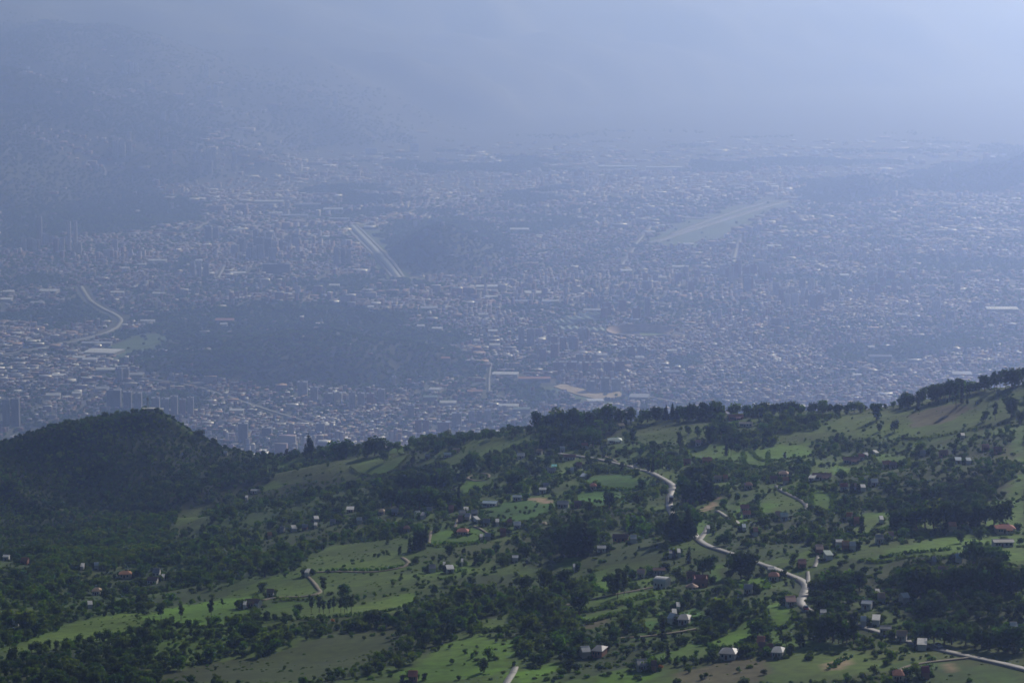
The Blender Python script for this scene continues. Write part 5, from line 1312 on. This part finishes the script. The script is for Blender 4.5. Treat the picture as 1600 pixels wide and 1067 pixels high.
# the stadium: an oval bowl with tan seats, an outer wall, a pitch and a stand roof
stx, sty, stz = hit(1000, 522, True)
e = add('stadium', None, loc=(stx, sty, stz), label='oval stadium bowl with tan stands right of the sports halls', category='stadium')
V = []; Fc = []; n = 48
rings = [(70, 104, -4, 0), (76, 110, 14, 10), (75, 109, 14.5, 10), (46, 78, 1, 0.5), (45, 77, 0, 0)]
for rx, ry, zz, tilt in rings:
    for k in range(n):
        a = 2 * math.pi * k / n
        V.append((ry * math.cos(a), rx * math.sin(a), zz + tilt * math.sin(a)))
wallF = [(k, (k + 1) % n, n + (k + 1) % n, n + k) for k in range(n)]
seatF = [(2 * n + k, 2 * n + (k + 1) % n, 3 * n + (k + 1) % n, 3 * n + k) for k in range(n)] + [(n + k, n + (k + 1) % n, 2 * n + (k + 1) % n, 2 * n + k) for k in range(n)]
add('outer_wall', mk_mesh('stadium_wall', V, wallF, [M['tower_grey']]), e); add('stand', mk_mesh('stadium_stand', V, seatF, [M['seats']]), e)
add('pitch', mk_mesh('stadium_pitch', V[4 * n:5 * n], [tuple(range(n))], [M['pitch']]), e)
Vr = []; Fr = []; m_ = 14
for k in range(m_):
    a = math.pi * (0.42 + 0.16 * k / (m_ - 1))
    Vr += [(114 * math.cos(a), 80 * math.sin(a), 30), (96 * math.cos(a), 66 * math.sin(a), 33)]
Fr = [(2 * k, 2 * k + 1, 2 * k + 3, 2 * k + 2) for k in range(m_ - 1)]
add('stand_roof', mk_mesh('stadium_roof', Vr, Fr, [M['far_roof_white']]), e)

# wave-roofed sports halls
items = []
for (px, py, w, d, turn) in ((880, 508, 60, 60, 10), (905, 502, 90, 55, 14), (925, 496, 80, 50, 18), (890, 518, 70, 45, 4), (930, 520, 70, 50, 0)):
    items.append(dict(px=px, py=py, desc='pale green wave-roofed sports hall', t=(w, d, turn)))
label_all(items, CITY, None)
Vw = []; Fw = []; nw = 24
for k in range(nw + 1):
    t = k / nw; zz = 1.0 + 0.28 * math.sin(t * math.pi * 6)
    Vw += [(t - .5, -.5, zz), (t - .5, .5, zz + .25), (t - .5, -.5, zz - .12), (t - .5, .5, zz + .13)]
for k in range(nw):
    b = 4 * k; Fw += [(b, b + 4, b + 5, b + 1), (b + 2, b + 3, b + 7, b + 6), (b, b + 2, b + 6, b + 4), (b + 1, b + 5, b + 7, b + 3)]
WAVE = mk_mesh('wave_roof', Vw, Fw, [M['far_roof_green']])
BIG = []
for it in items:
    w, d, turn = it['t']; x, y, z = hit(it['px'], it['py'], True)
    BIG.append((x, y, w * 0.6))
    e = add('sports_hall', None, loc=(x, y, z), rot=math.radians(turn), label=it['label'], category='sports hall', group='wave-roofed sports halls')
    add('wall', UNIT, e, loc=(0, 0, -3), scl=(w * .94, d * .92, 12), mat=M['tower_pale']); add('roof', WAVE, e, loc=(0, 0, 2), scl=(w, d, 10))

# ------------------------------------------------------------------ the city: towers and big roofs one by one
LARGE = []      # px, py(foot), width m, depth m, height m, kind, turn, type
def tw(px0, px1, top, foot, col, typ='tower', turn=0, dep=None):
    x, y, z = hit((px0 + px1) / 2, foot, True)
    w = (px1 - px0) * y / F * 0.85; h = (foot - top) * y / F * 0.8
    LARGE.append(dict(px=(px0 + px1) / 2, py=foot, w=w, d=dep or max(min(w, 24), 14), h=h, col=col, typ=typ, turn=turn, x=x, y=y, z=z))
for a in ((3, 16, 613, 668, 'dark'), (17, 31, 612, 666, 'dark'), (182, 191, 570, 596, 'grey'), (192, 202, 571, 596, 'grey'), (165, 190, 603, 636, 'dark'), (192, 206, 606, 638, 'dark'), (208, 222, 608, 640, 'grey'),
          (236, 250, 615, 650, 'grey'), (252, 264, 616, 652, 'grey'), (266, 278, 612, 650, 'grey'), (280, 290, 617, 652, 'brick'), (292, 303, 614, 650, 'grey'), (105, 111, 336, 394, 'pale'), (115, 121, 336, 394, 'pale'), (83, 91, 367, 396, 'brick'), (93, 101, 368, 396, 'pale'),
          (116, 128, 376, 397, 'pale'), (175, 184, 370, 396, 'grey'), (160, 178, 388, 402, 'pale'), (320, 331, 349, 374, 'dark'), (332, 342, 351, 374, 'dark'), (384, 392, 384, 405, 'grey'), (393, 402, 383, 406, 'pale'), (297, 305, 404, 433, 'grey'), (307, 315, 405, 434, 'pale'), (317, 327, 407, 434, 'grey'), (57, 66, 330, 382, 'grey'),
          (371, 388, 655, 690, 'dark'), (400, 412, 364, 402, 'dark'), (413, 425, 366, 402, 'dark'), (407, 456, 409, 428, 'dark'), (521, 530, 381, 414, 'grey'), (532, 540, 383, 414, 'dark'), (541, 549, 385, 414, 'grey'), (464, 481, 591, 622, 'grey'), (484, 497, 600, 626, 'grey'), (505, 520, 611, 630, 'grey'), (521, 535, 610, 629, 'pale'),
          (545, 556, 607, 636, 'grey'), (558, 570, 609, 636, 'grey'), (572, 585, 610, 634, 'brick'), (590, 602, 604, 628, 'grey'), (732, 742, 638, 660, 'pale'), (744, 754, 638, 660, 'grey'), (756, 768, 636, 660, 'pale'), (648, 659, 651, 676, 'brick'), (660, 671, 651, 676, 'brick'), (636, 648, 628, 652, 'grey'), (493, 508, 657, 680, 'dark'), (408, 425, 665, 683, 'dark'),
          (682, 704, 655, 678, 'brick'), (705, 722, 640, 668, 'grey'), (927, 934, 459, 483, 'grey'), (937, 945, 458, 483, 'dark'), (1007, 1016, 458, 498, 'grey'), (809, 820, 505, 541, 'grey'), (822, 836, 508, 541, 'grey'), (860, 872, 520, 548, 'brick'), (874, 886, 522, 548, 'brick'), (888, 899, 519, 547, 'grey'), (899, 912, 550, 568, 'grey'), (914, 922, 551, 567, 'brick'),
          (924, 933, 550, 567, 'grey'), (863, 882, 562, 581, 'brick'), (884, 902, 562, 581, 'brick'), (904, 921, 563, 581, 'brick'), (923, 940, 562, 584, 'brick'), (942, 958, 561, 584, 'brick'), (960, 977, 560, 583, 'brick'), (980, 993, 538, 556, 'brick'), (995, 1007, 537, 556, 'grey'), (938, 953, 586, 611, 'grey'), (955, 971, 588, 611, 'pale'), (915, 930, 592, 612, 'grey'),
          (842, 854, 540, 566, 'brick'), (1124, 1134, 411, 432, 'pale'), (1251, 1256, 447, 469, 'pale'), (1258, 1263, 448, 469, 'grey'), (1335, 1344, 451, 471, 'pale'), (1470, 1479, 452, 471, 'pale'), (612, 619, 585, 603, 'pale'),
          (175, 185, 216, 246, 'grey'), (186, 196, 218, 246, 'pale'), (191, 199, 95, 115, 'pale'), (202, 209, 94, 115, 'pale'), (211, 216, 96, 115, 'pale'), (319, 327, 97, 121, 'pale'), (322, 330, 132, 152, 'grey'), (333, 341, 130, 152, 'grey'), (253, 259, 172, 190, 'grey'), (265, 277, 176, 192, 'grey'), (37, 40, 193, 206, 'pale'), (58, 61, 195, 206, 'pale'), (266, 271, 315, 328, 'pale'), (130, 134, 97, 108, 'pale'), (360, 374, 380, 398, 'grey'),
          (570, 590, 230, 242, 'grey'), (640, 655, 222, 238, 'grey'), (320, 332, 248, 270, 'grey')):
    tw(*a)
r = random.Random(3)
def cluster(cx_, cy_, rx, ry, n, h0, h1, cols, w0=16, w1=26):
    for _ in range(n):
        a = r.uniform(0, 6.28); d = math.sqrt(r.random())
        px = cx_ + rx * d * math.cos(a); py = cy_ + ry * d * math.sin(a)
        x, y, z = hit(px, py, True)
        w = r.uniform(w0, w1)
        LARGE.append(dict(px=px, py=py, w=w, d=r.uniform(13, 20), h=r.uniform(h0, h1), col=r.choice(cols), typ='tower', turn=r.uniform(-25, 25), x=x, y=y, z=z))
cluster(1170, 440, 35, 18, 14, 35, 62, ['brick', 'grey', 'pale']); cluster(1260, 465, 60, 22, 14, 30, 58, ['brick', 'grey', 'grey', 'pale']); cluster(1370, 455, 55, 22, 14, 30, 58, ['grey', 'brick', 'pale'])
cluster(420, 395, 60, 14, 14, 35, 75, ['dark', 'grey', 'grey']); cluster(60, 385, 70, 10, 8, 25, 60, ['grey', 'pale']); cluster(880, 540, 55, 25, 10, 28, 50, ['brick', 'grey']); cluster(960, 500, 40, 14, 5, 30, 50, ['grey', 'brick'])
cluster(330, 260, 40, 20, 9, 40, 70, ['grey', 'grey']); cluster(1050, 440, 60, 30, 8, 25, 45, ['grey', 'brick']); cluster(1500, 480, 60, 40, 8, 25, 45, ['grey', 'pale']); cluster(230, 235, 60, 20, 6, 35, 60, ['grey'])
def hall(px, py, wpx, dep, roof, turn=0, h=10):
    x, y, z = hit(px, py, True)
    LARGE.append(dict(px=px, py=py, w=wpx * y / F, d=dep, h=h, col=roof, typ='hall', turn=turn, x=x, y=y, z=z))
for a in ((1568, 488, 50, 70, 'white', -4), (765, 452, 42, 60, 'white', 0), (838, 462, 36, 70, 'white', 2), (770, 468, 24, 40, 'white', 0), (1038, 264, 56, 60, 'white', -2), (965, 263, 60, 50, 'white', -3), (1413, 225, 9, 60, 'white', 0), (75, 459, 28, 60, 'white', -4), (8, 472, 18, 50, 'white', 0),
          (12, 460, 16, 40, 'white', 0), (57, 477, 20, 40, 'grey', 0), (160, 556, 52, 90, 'white', -14), (150, 541, 46, 40, 'grey', 0), (122, 564, 18, 40, 'white', 0), (139, 567, 22, 40, 'white', 0), (90, 592, 20, 40, 'white', 0), (164, 583, 30, 40, 'white', 0), (210, 591, 26, 50, 'grey', 0), (82, 623, 22, 30, 'white', 3),
          (119, 620, 14, 30, 'white', 0), (158, 613, 22, 40, 'grey', 12), (369, 647, 22, 30, 'white', 0), (245, 411, 28, 50, 'white', 0), (195, 423, 12, 40, 'white', 0), (221, 417, 12, 30, 'white', 0), (183, 461, 22, 40, 'white', -4), (247, 463, 18, 40, 'white', -10), (230, 506, 22, 30, 'white', 0), (350, 505, 28, 50, 'orange', 0), (349, 511, 11, 25, 'white', 0), (310, 411, 10, 40, 'white', 0),
          (370, 431, 24, 50, 'white', 20), (435, 336, 30, 60, 'white', 0), (460, 340, 40, 50, 'grey', 0), (420, 318, 44, 60, 'white', 2), (480, 322, 40, 60, 'grey', 0), (520, 330, 30, 50, 'white', 0), (530, 345, 30, 40, 'grey', 0), (450, 464, 11, 40, 'white', 0), (579, 484, 10, 40, 'white', 0), (522, 450, 16, 40, 'white', 0),
          (670, 486, 26, 60, 'grey', 4), (700, 485, 9, 40, 'white', 0), (683, 518, 16, 40, 'white', -4), (657, 514, 12, 40, 'white', 0), (770, 522, 14, 40, 'white', -3), (755, 496, 16, 30, 'white', 0), (773, 544, 16, 40, 'white', -5), (745, 537, 10, 30, 'white', 0), (696, 565, 14, 30, 'orange', 0), (681, 614, 18, 40, 'white', -15), (672, 626, 22, 30, 'green', 0), (742, 617, 24, 30, 'orange', 0),
          (835, 597, 50, 40, 'orange', 2), (790, 590, 40, 50, 'white', -6), (795, 640, 30, 40, 'white', -6), (815, 645, 26, 30, 'green', 0), (700, 635, 26, 40, 'white', 0), (930, 489, 36, 30, 'white', -3), (843, 372, 10, 40, 'white', 0), (812, 362, 30, 60, 'white', 0), (1017, 366, 14, 50, 'white', 0), (1076, 385, 16, 40, 'white', 0), (1064, 421, 26, 50, 'white', -3), (979, 427, 18, 60, 'white', 0),
          (1032, 438, 18, 40, 'white', 0), (1024, 445, 10, 30, 'white', 0), (992, 504, 14, 25, 'white', -3), (860, 475, 26, 30, 'white', 0), (812, 475, 24, 40, 'grey', 0), (940, 560, 18, 30, 'white', 0), (1000, 564, 14, 30, 'white', 0), (1050, 553, 16, 30, 'white', 0), (1050, 586, 24, 20, 'grey', 6), (968, 604, 14, 25, 'white', 0), (930, 632, 26, 40, 'white', 5), (1000, 626, 30, 60, 'grey', -8),
          (1376, 562, 36, 25, 'grey', -5), (1362, 547, 10, 30, 'white', 0), (1397, 509, 5, 30, 'white', 0), (1413, 516, 8, 30, 'white', 0), (1549, 514, 7, 30, 'white', 0), (1340, 591, 13, 30, 'white', 0), (1409, 496, 18, 40, 'grey', 0), (1380, 395, 24, 50, 'white', -2), (1320, 434, 14, 50, 'white', 0), (1567, 395, 16, 50, 'white', 0), (1505, 590, 30, 60, 'grey', -4), (1210, 388, 22, 60, 'white', 0), (1263, 389, 8, 40, 'white', 0),
          (1100, 415, 8, 40, 'white', 0), (1141, 324, 34, 60, 'white', 6), (1155, 319, 20, 50, 'white', 6), (1110, 287, 20, 50, 'white', 0), (1255, 250, 20, 50, 'white', 0), (1316, 250, 10, 50, 'white', 0), (1265, 259, 8, 50, 'white', 0), (1155, 238, 14, 50, 'white', 0), (1190, 239, 16, 50, 'grey', 0), (1520, 246, 14, 60, 'grey', 0), (1460, 267, 24, 60, 'grey', 0), (1370, 318, 20, 60, 'grey', 0),
          (900, 270, 24, 60, 'white', 0), (840, 305, 26, 60, 'white', 0), (885, 296, 30, 60, 'white', 0), (925, 303, 22, 60, 'white', 0), (945, 316, 36, 60, 'white', 2), (990, 316, 24, 60, 'white', 0), (670, 294, 22, 50, 'white', 0), (703, 296, 28, 50, 'orange', 0), (735, 312, 22, 60, 'orange', 0), (750, 320, 26, 50, 'white', -3), (712, 322, 12, 60, 'green', 0), (820, 340, 24, 60, 'white', 0), (690, 338, 20, 50, 'white', 0), (880, 345, 20, 50, 'white', 0),
          (735, 221, 24, 60, 'white', 0), (711, 156, 12, 50, 'white', 0), (413, 167, 8, 40, 'white', 0), (366, 246, 16, 60, 'white', 0), (300, 252, 24, 50, 'grey', -4), (255, 265, 22, 50, 'white', 0), (290, 357, 10, 40, 'white', 0), (355, 364, 9, 40, 'white', 0), (120, 252, 6, 40, 'white', 0), (145, 256, 5, 40, 'white', 0), (170, 187, 6, 40, 'white', 0), (550, 110, 50, 60, 'orange', 0), (94, 15, 6, 50, 'white', 0), (93, 28, 9, 60, 'white', 0), (943, 212, 8, 50, 'white', 0), (560, 178, 8, 50, 'white', 0)):
    hall(*a)
LARGE = LARGE[:300]
HALLW = {'white': 'white-roofed hall', 'grey': 'grey-roofed hall', 'orange': 'orange-roofed hall', 'green': 'green-roofed hall'}
TOWW = {'brick': 'brick', 'grey': 'grey', 'pale': 'pale', 'dark': 'dark'}
for it in LARGE:
    if it['typ'] == 'hall':
        it['desc'] = ('long ' if it['w'] > 75 else '') + HALLW[it['col']]
    else:
        it['desc'] = TOWW[it['col']] + (' slab block' if it['w'] > 32 else (' tall tower' if it['h'] > 50 else ' apartment block'))
label_all(LARGE, CITY, None)
def hall_roof(name, ribs=False):
    V = []; Fc = []
    if not ribs:
        V = [(-.51, -.52, 1), (.51, -.52, 1), (.51, 0, 1.32), (-.51, 0, 1.32), (.51, .52, 1), (-.51, .52, 1)]
        Fc = [(0, 1, 2, 3), (3, 2, 4, 5), (0, 3, 5), (1, 4, 2), (0, 5, 4, 1)]
    else:
        n = 12
        for k in range(n):
            b = len(V); x0 = -.5 + k / n; x1 = x0 + 1 / n * 0.985
            V += [(x0, -.52, 1.0), (x1, -.52, 1.0), (x1, .52, 1.0), (x0, .52, 1.0), ((x0 + x1) / 2, -.52, 1.45), ((x0 + x1) / 2, .52, 1.45)]
            Fc += [(b, b + 4, b + 5, b + 3), (b + 4, b + 1, b + 2, b + 5), (b, b + 1, b + 4), (b + 3, b + 5, b + 2), (b, b + 3, b + 2, b + 1)]
    return mk_mesh(name, V, Fc, [M['far_roof_white']])
HR, HRR = hall_roof('hall_roof'), hall_roof('ribbed_hall_roof', True)
# tower wall: a shaft with storey bands and corner setbacks
V = []; Fc = []
box(-.5, .5, -.5, .5, -.15, 1, V, Fc)
for k in range(1, 13):
    z = k / 13
    box(-.53, .53, -.53, .53, z - .012, z + .012, V, Fc)
TOWER = mk_mesh('tower_wall', V, Fc, [M['tower_grey']])
V = []; Fc = []
box(-.54, .54, -.54, .54, 1, 1.02, V, Fc)
for s in ((-.54, .54, -.54, -.5), (-.54, .54, .5, .54), (-.54, -.5, -.5, .5), (.5, .54, -.5, .5)): box(*s, 1.02, 1.04, V, Fc)
TROOF = mk_mesh('tower_roof', V, Fc, [M['far_roof_grey']])
for q, it in enumerate(LARGE):
    BIG.append((it['x'], it['y'] + it['d'] * .5, max(it['w'], it['d']) * .6))
    hallp = it['typ'] == 'hall'
    e = add('hall' if hallp else 'tower_block', None, loc=(it['x'], it['y'] + it['d'] * 0.5, it['z']), rot=math.radians(it['turn']), label=it['label'], category='hall' if hallp else 'building', group='large roofs in the valley' if hallp else 'tower blocks in the valley')
    if hallp:
        add('wall', UNIT, e, loc=(0, 0, -4), scl=(it['w'], it['d'], it['h'] + 3.95), mat=M['tower_pale' if it['col'] == 'white' else 'tower_grey'])
        tilt = r.uniform(0.6, 1.5)
        add('roof', HRR if q == next(i for i, z in enumerate(LARGE) if z['typ'] == 'hall') else HR, e, loc=(0, 0, it['h'] * (1 - tilt)), scl=(it['w'], it['d'], it['h'] * tilt), mat=M['far_roof_' + it['col']])
    else:
        add('wall', TOWER, e, scl=(it['w'], it['d'], it['h']), mat=M['tower_' + it['col']]); add('roof', TROOF, e, scl=(it['w'], it['d'], it['h']))
        add('lift_house', UNIT, e, loc=(it['w'] * r.uniform(-.2, .2), 0, it['h'] * 1.015), scl=(it['w'] * .3, it['d'] * .4, 4), mat=M['tower_' + it['col']])
BIG = np.array(BIG)

# ------------------------------------------------------------------ the rest of the city: too many to count
def far_blocked(x, y):
    bad = np.zeros(len(x), bool)
    for bx_, by_, br in BIG:
        bad |= (np.abs(x - bx_) < br + 6) & (np.abs(y - by_) < br + 6)
    for w, L in FAR_W:
        for i in range(len(L) - 1):
            a, b = L[i], L[i + 1]; d = b - a; l2 = max((d * d).sum(), 1e-6)
            s = (x > min(a[0], b[0]) - w - 20) & (x < max(a[0], b[0]) + w + 20) & (y > min(a[1], b[1]) - w - 20) & (y < max(a[1], b[1]) + w + 20)
            k = np.nonzero(s)[0]
            if not len(k): continue
            t = np.clip(((x[k] - a[0]) * d[0] + (y[k] - a[1]) * d[1]) / l2, 0, 1)
            bad[k] |= np.hypot(x[k] - a[0] - t * d[0], y[k] - a[1] - t * d[1]) < w / 2 + 8
    bad |= ((x - stx) / 150) ** 2 + ((y - sty) / 120) ** 2 < 1
    return bad
def city_lots(y0, y1, lotx, loty, seed):
    rg = np.random.default_rng(seed)
    X, Y = np.meshgrid(np.arange(-0.2 * y1 - 100, 0.2 * y1 + 100, lotx), np.arange(y0, y1, loty))
    X = X.ravel(); Y = Y.ravel()
    # quarters with their own street direction: warp the lot grid by a slowly turning field
    ang = 0.5 * vnoise(X / 2200, Y / 2200, 101)
    Xr = X + 260 * vnoise(X / 900, Y / 900, 103); Yr_ = Y + 260 * vnoise(X / 900, Y / 900, 105)
    k = (np.abs(Xr) < 0.192 * Yr_ + 30)
    X, Y, Xr, Yr_, ang = X[k], Y[k], Xr[k], Yr_[k], ang[k]
    street = (np.mod(X, lotx * 7) < lotx * 0.9) | (np.mod(Y, loty * 4) < loty * 0.9)
    x = Xr + rg.uniform(-2, 2, len(X)); y = Yr_ + rg.uniform(-2, 2, len(X))
    z = cz(x, y)
    cls = valley_class(x, y, z)
    pr = np.select([cls == 0, cls == 1, cls == 2], [0.93, 0.012, 0.42], 0.0)
    pr = pr * np.where(street, 0.12, 1.0) * np.clip((19500 - y) / 5500, 0, 1)
    pr = np.where((z > 70) & (y > 14500), pr * 0.6, pr)
    keep = (rg.random(len(x)) < pr) & ~far_blocked(x, y)
    return x[keep], y[keep], z[keep], ang[keep]
xs = []; LOT = []
for (y0, y1, lx, ly, sd) in ((6600, 9600, 13, 16, 1), (9600, 12500, 16, 21, 2), (12500, 16500, 24, 34, 3), (16500, 21000, 36, 52, 4)):
    x, y, z, a = city_lots(y0, y1, lx, ly, sd)
    xs.append(np.stack([x, y, z, a, np.full(len(x), lx), np.full(len(x), ly)], 1))
B = np.concatenate(xs)
nb = len(B)
rg = np.random.default_rng(77)
bw = B[:, 4] * rg.uniform(0.55, 1.02, nb) * 0.5; bd = B[:, 5] * rg.uniform(0.5, 0.95, nb) * 0.5
indus = fbm(B[:, 0], B[:, 1], 800, 121, 2)
nearleft = (B[:, 0] < -350) & (B[:, 1] < 9700)
big = rg.random(nb) < np.clip(0.06 + 0.26 * indus + 0.10 * nearleft, 0.03, 0.35)
bw = np.where(big, bw * rg.uniform(1.6, 3.4, nb), bw); bd = np.where(big, bd * rg.uniform(1.2, 2.2, nb), bd)
hgt = np.where(rg.random(nb) < 0.8, rg.uniform(3, 8, nb), rg.uniform(8, 15, nb))
dens = fbm(B[:, 0], B[:, 1], 700, 111, 2)
hgt = np.where((dens > 0.35) & (rg.random(nb) < 0.1), rg.uniform(15, 32, nb), hgt)
pitch = np.tan(np.radians(rg.uniform(-3, 17, nb))) * np.where(rg.random(nb) < 0.55, 1, -1)     # roofs fall towards or away from the viewer
rise = np.clip(pitch * bd, -4, 4)
ca, sa = np.cos(B[:, 3]), np.sin(B[:, 3])
Vb = np.zeros((nb, 8, 3), np.float32)
for q, (ux, uy) in enumerate(((-1, -1), (1, -1), (1, 1), (-1, 1))):
    lx = ux * bw; ly = uy * bd
    wx = B[:, 0] + lx * ca - ly * sa; wy = B[:, 1] + lx * sa + ly * ca
    Vb[:, q, 0] = wx; Vb[:, q, 1] = wy; Vb[:, q, 2] = B[:, 2] - 6
    Vb[:, q + 4, 0] = wx; Vb[:, q + 4, 1] = wy; Vb[:, q + 4, 2] = B[:, 2] + hgt + uy * rise * 0.5
base = (np.arange(nb) * 8)[:, None]
fl = np.array([(4, 5, 6, 7), (0, 1, 5, 4), (1, 2, 6, 5), (2, 3, 7, 6), (3, 0, 4, 7)])
Qb = (base[:, None, :] + fl[None]).reshape(-1, 4)
me = np_mesh('city_blocks', Vb.reshape(-1, 3), Qb, [M['city']])
roofs = np.array([(0.27, 0.16, 0.11), (0.33, 0.21, 0.14), (0.25, 0.25, 0.245), (0.36, 0.34, 0.29), (0.18, 0.175, 0.165), (0.66, 0.65, 0.60), (0.19, 0.13, 0.10)])
pick_r = rg.choice(len(roofs), nb, p=[.23, .13, .19, .11, .18, .04, .12])
walls = np.array([(0.25, 0.15, 0.11), (0.33, 0.31, 0.29), (0.45, 0.42, 0.38), (0.20, 0.15, 0.13)])
white = rg.random(nb) < np.clip(0.02 + 0.10 * np.clip(fbm(B[:, 0], B[:, 1], 600, 131, 2) + 0.2, 0, 1) + 0.10 * big + 0.08 * (B[:, 1] < 7700) + 0.05 * nearleft, 0, .4)
pick_r = np.where(white, 5, pick_r)
pick_w = rg.choice(4, nb, p=[.4, .25, .15, .2])
fc = np.ones((nb, 5, 4), np.float32)
tone = (1 + 0.35 * fbm(B[:, 0], B[:, 1], 350, 141, 2))[:, None]
fc[:, 0, :3] = np.clip(roofs[pick_r] * rg.uniform(.7, 1.25, (nb, 1)) * tone, 0, .8); fc[:, 1:, :3] = (walls[pick_w] * rg.uniform(.8, 1.15, (nb, 1)))[:, None]
fr = np.full((nb, 5), 0.85, np.float32)
fr[:, 0] = np.where((pick_r == 2) | (pick_r == 3) | (pick_r == 5), rg.uniform(.25, .5, nb), .75)
at = me.attributes.new('Col', 'FLOAT_COLOR', 'FACE'); at.data.foreach_set('color', fc.ravel())
at = me.attributes.new('Rough', 'FLOAT', 'FACE'); at.data.foreach_set('value', fr.ravel())
add('city_houses', me, kind='stuff', label='dense low houses filling the hazy valley city', category='city')
print('city boxes', nb)

# trees between the houses and over the wooded hills of the valley
P = []
for (y0, y1, st, sd, hmin, hmax) in ((6500, 9800, 17, 5, 7, 14), (9800, 13000, 24, 6, 9, 17), (13000, 15600, 26, 7, 11, 19), (15600, 20500, 31, 8, 13, 20)):
    rg2 = np.random.default_rng(sd)
    X, Y = np.meshgrid(np.arange(-0.2 * y1, 0.2 * y1, st), np.arange(y0, y1, st))
    X = X.ravel() + rg2.uniform(-st * .5, st * .5, X.size); Y = Y.ravel() + rg2.uniform(-st * .5, st * .5, Y.size)
    k = np.abs(X) < 0.192 * Y + 30
    X, Y = X[k], Y[k]; Z = cz(X, Y); c = valley_class(X, Y, Z)
    pr = np.select([c == 0, c == 1, c == 2], [0.24, 0.90, 0.5], 0.02)
    pr = np.where((Y > 14500) & (c != 1) & (Z < 60), 0.0, pr) * np.where(Y < 17500, 1.0, np.clip((20500 - Y) / 3000, 0, 1))
    k = (rg2.random(len(X)) < pr)
    X, Y, Z, c = X[k], Y[k], Z[k], c[k]
    k = ~far_blocked(X, Y)
    X, Y, Z = X[k], Y[k], Z[k]
    hh = rg2.uniform(hmin, hmax, len(X))
    P.append(np.stack([X, Y, Z - 0.2 * hh, hh], 1))
P = np.concatenate(P)
wd = RNG.uniform(1.2, 1.9, len(P))
kk = np.where(RNG.random(len(P)) < 0.35 - 0.6 * fbm(P[:, 0], P[:, 1], 180, 161, 2), 0, np.where(RNG.random(len(P)) < 0.6, 1, 2))
kk = np.where((((P[:, 0] + 300) / 420) ** 2 + ((P[:, 1] - 11600) / 850) ** 2 < 1) | (P[:, 1] > 13500), 0, kk)
scatter('valley_trees', P[:, :3], np.stack([P[:, 3] * wd, P[:, 3] * wd, P[:, 3]], 1), RNG.uniform(0, 6.28, len(P)), pick(kk), protos, kind='stuff', label='trees of the valley parks, streets and wooded hills', category='trees')
print('valley trees', len(P))

# ------------------------------------------------------------------ haze over the whole valley
V = []; Fc = []
box(-13900, 13900, -2300, 41900, -40, 1310, V, Fc)
hm = bpy.data.materials.new('haze'); hm.use_nodes = True
nt = hm.node_tree; nt.nodes.clear()
ho = nt.nodes.new('ShaderNodeOutputMaterial'); pv = nt.nodes.new('ShaderNodeVolumePrincipled')
pv.inputs['Color'].default_value = HAZE_COLOR + (1,)
pv.inputs['Density'].default_value = HAZE_DENSITY
pv.inputs['Density Attribute'].default_value = ''
pv.inputs['Anisotropy'].default_value = HAZE_G
pv.inputs['Absorption Color'].default_value = (0.45, 0.45, 0.25, 1)
nt.links.new(pv.outputs[0], ho.inputs['Volume'])
add('haze', mk_mesh('haze', V, Fc, [hm]), kind='stuff', label='pale blue haze filling the air of the whole valley', category='haze')
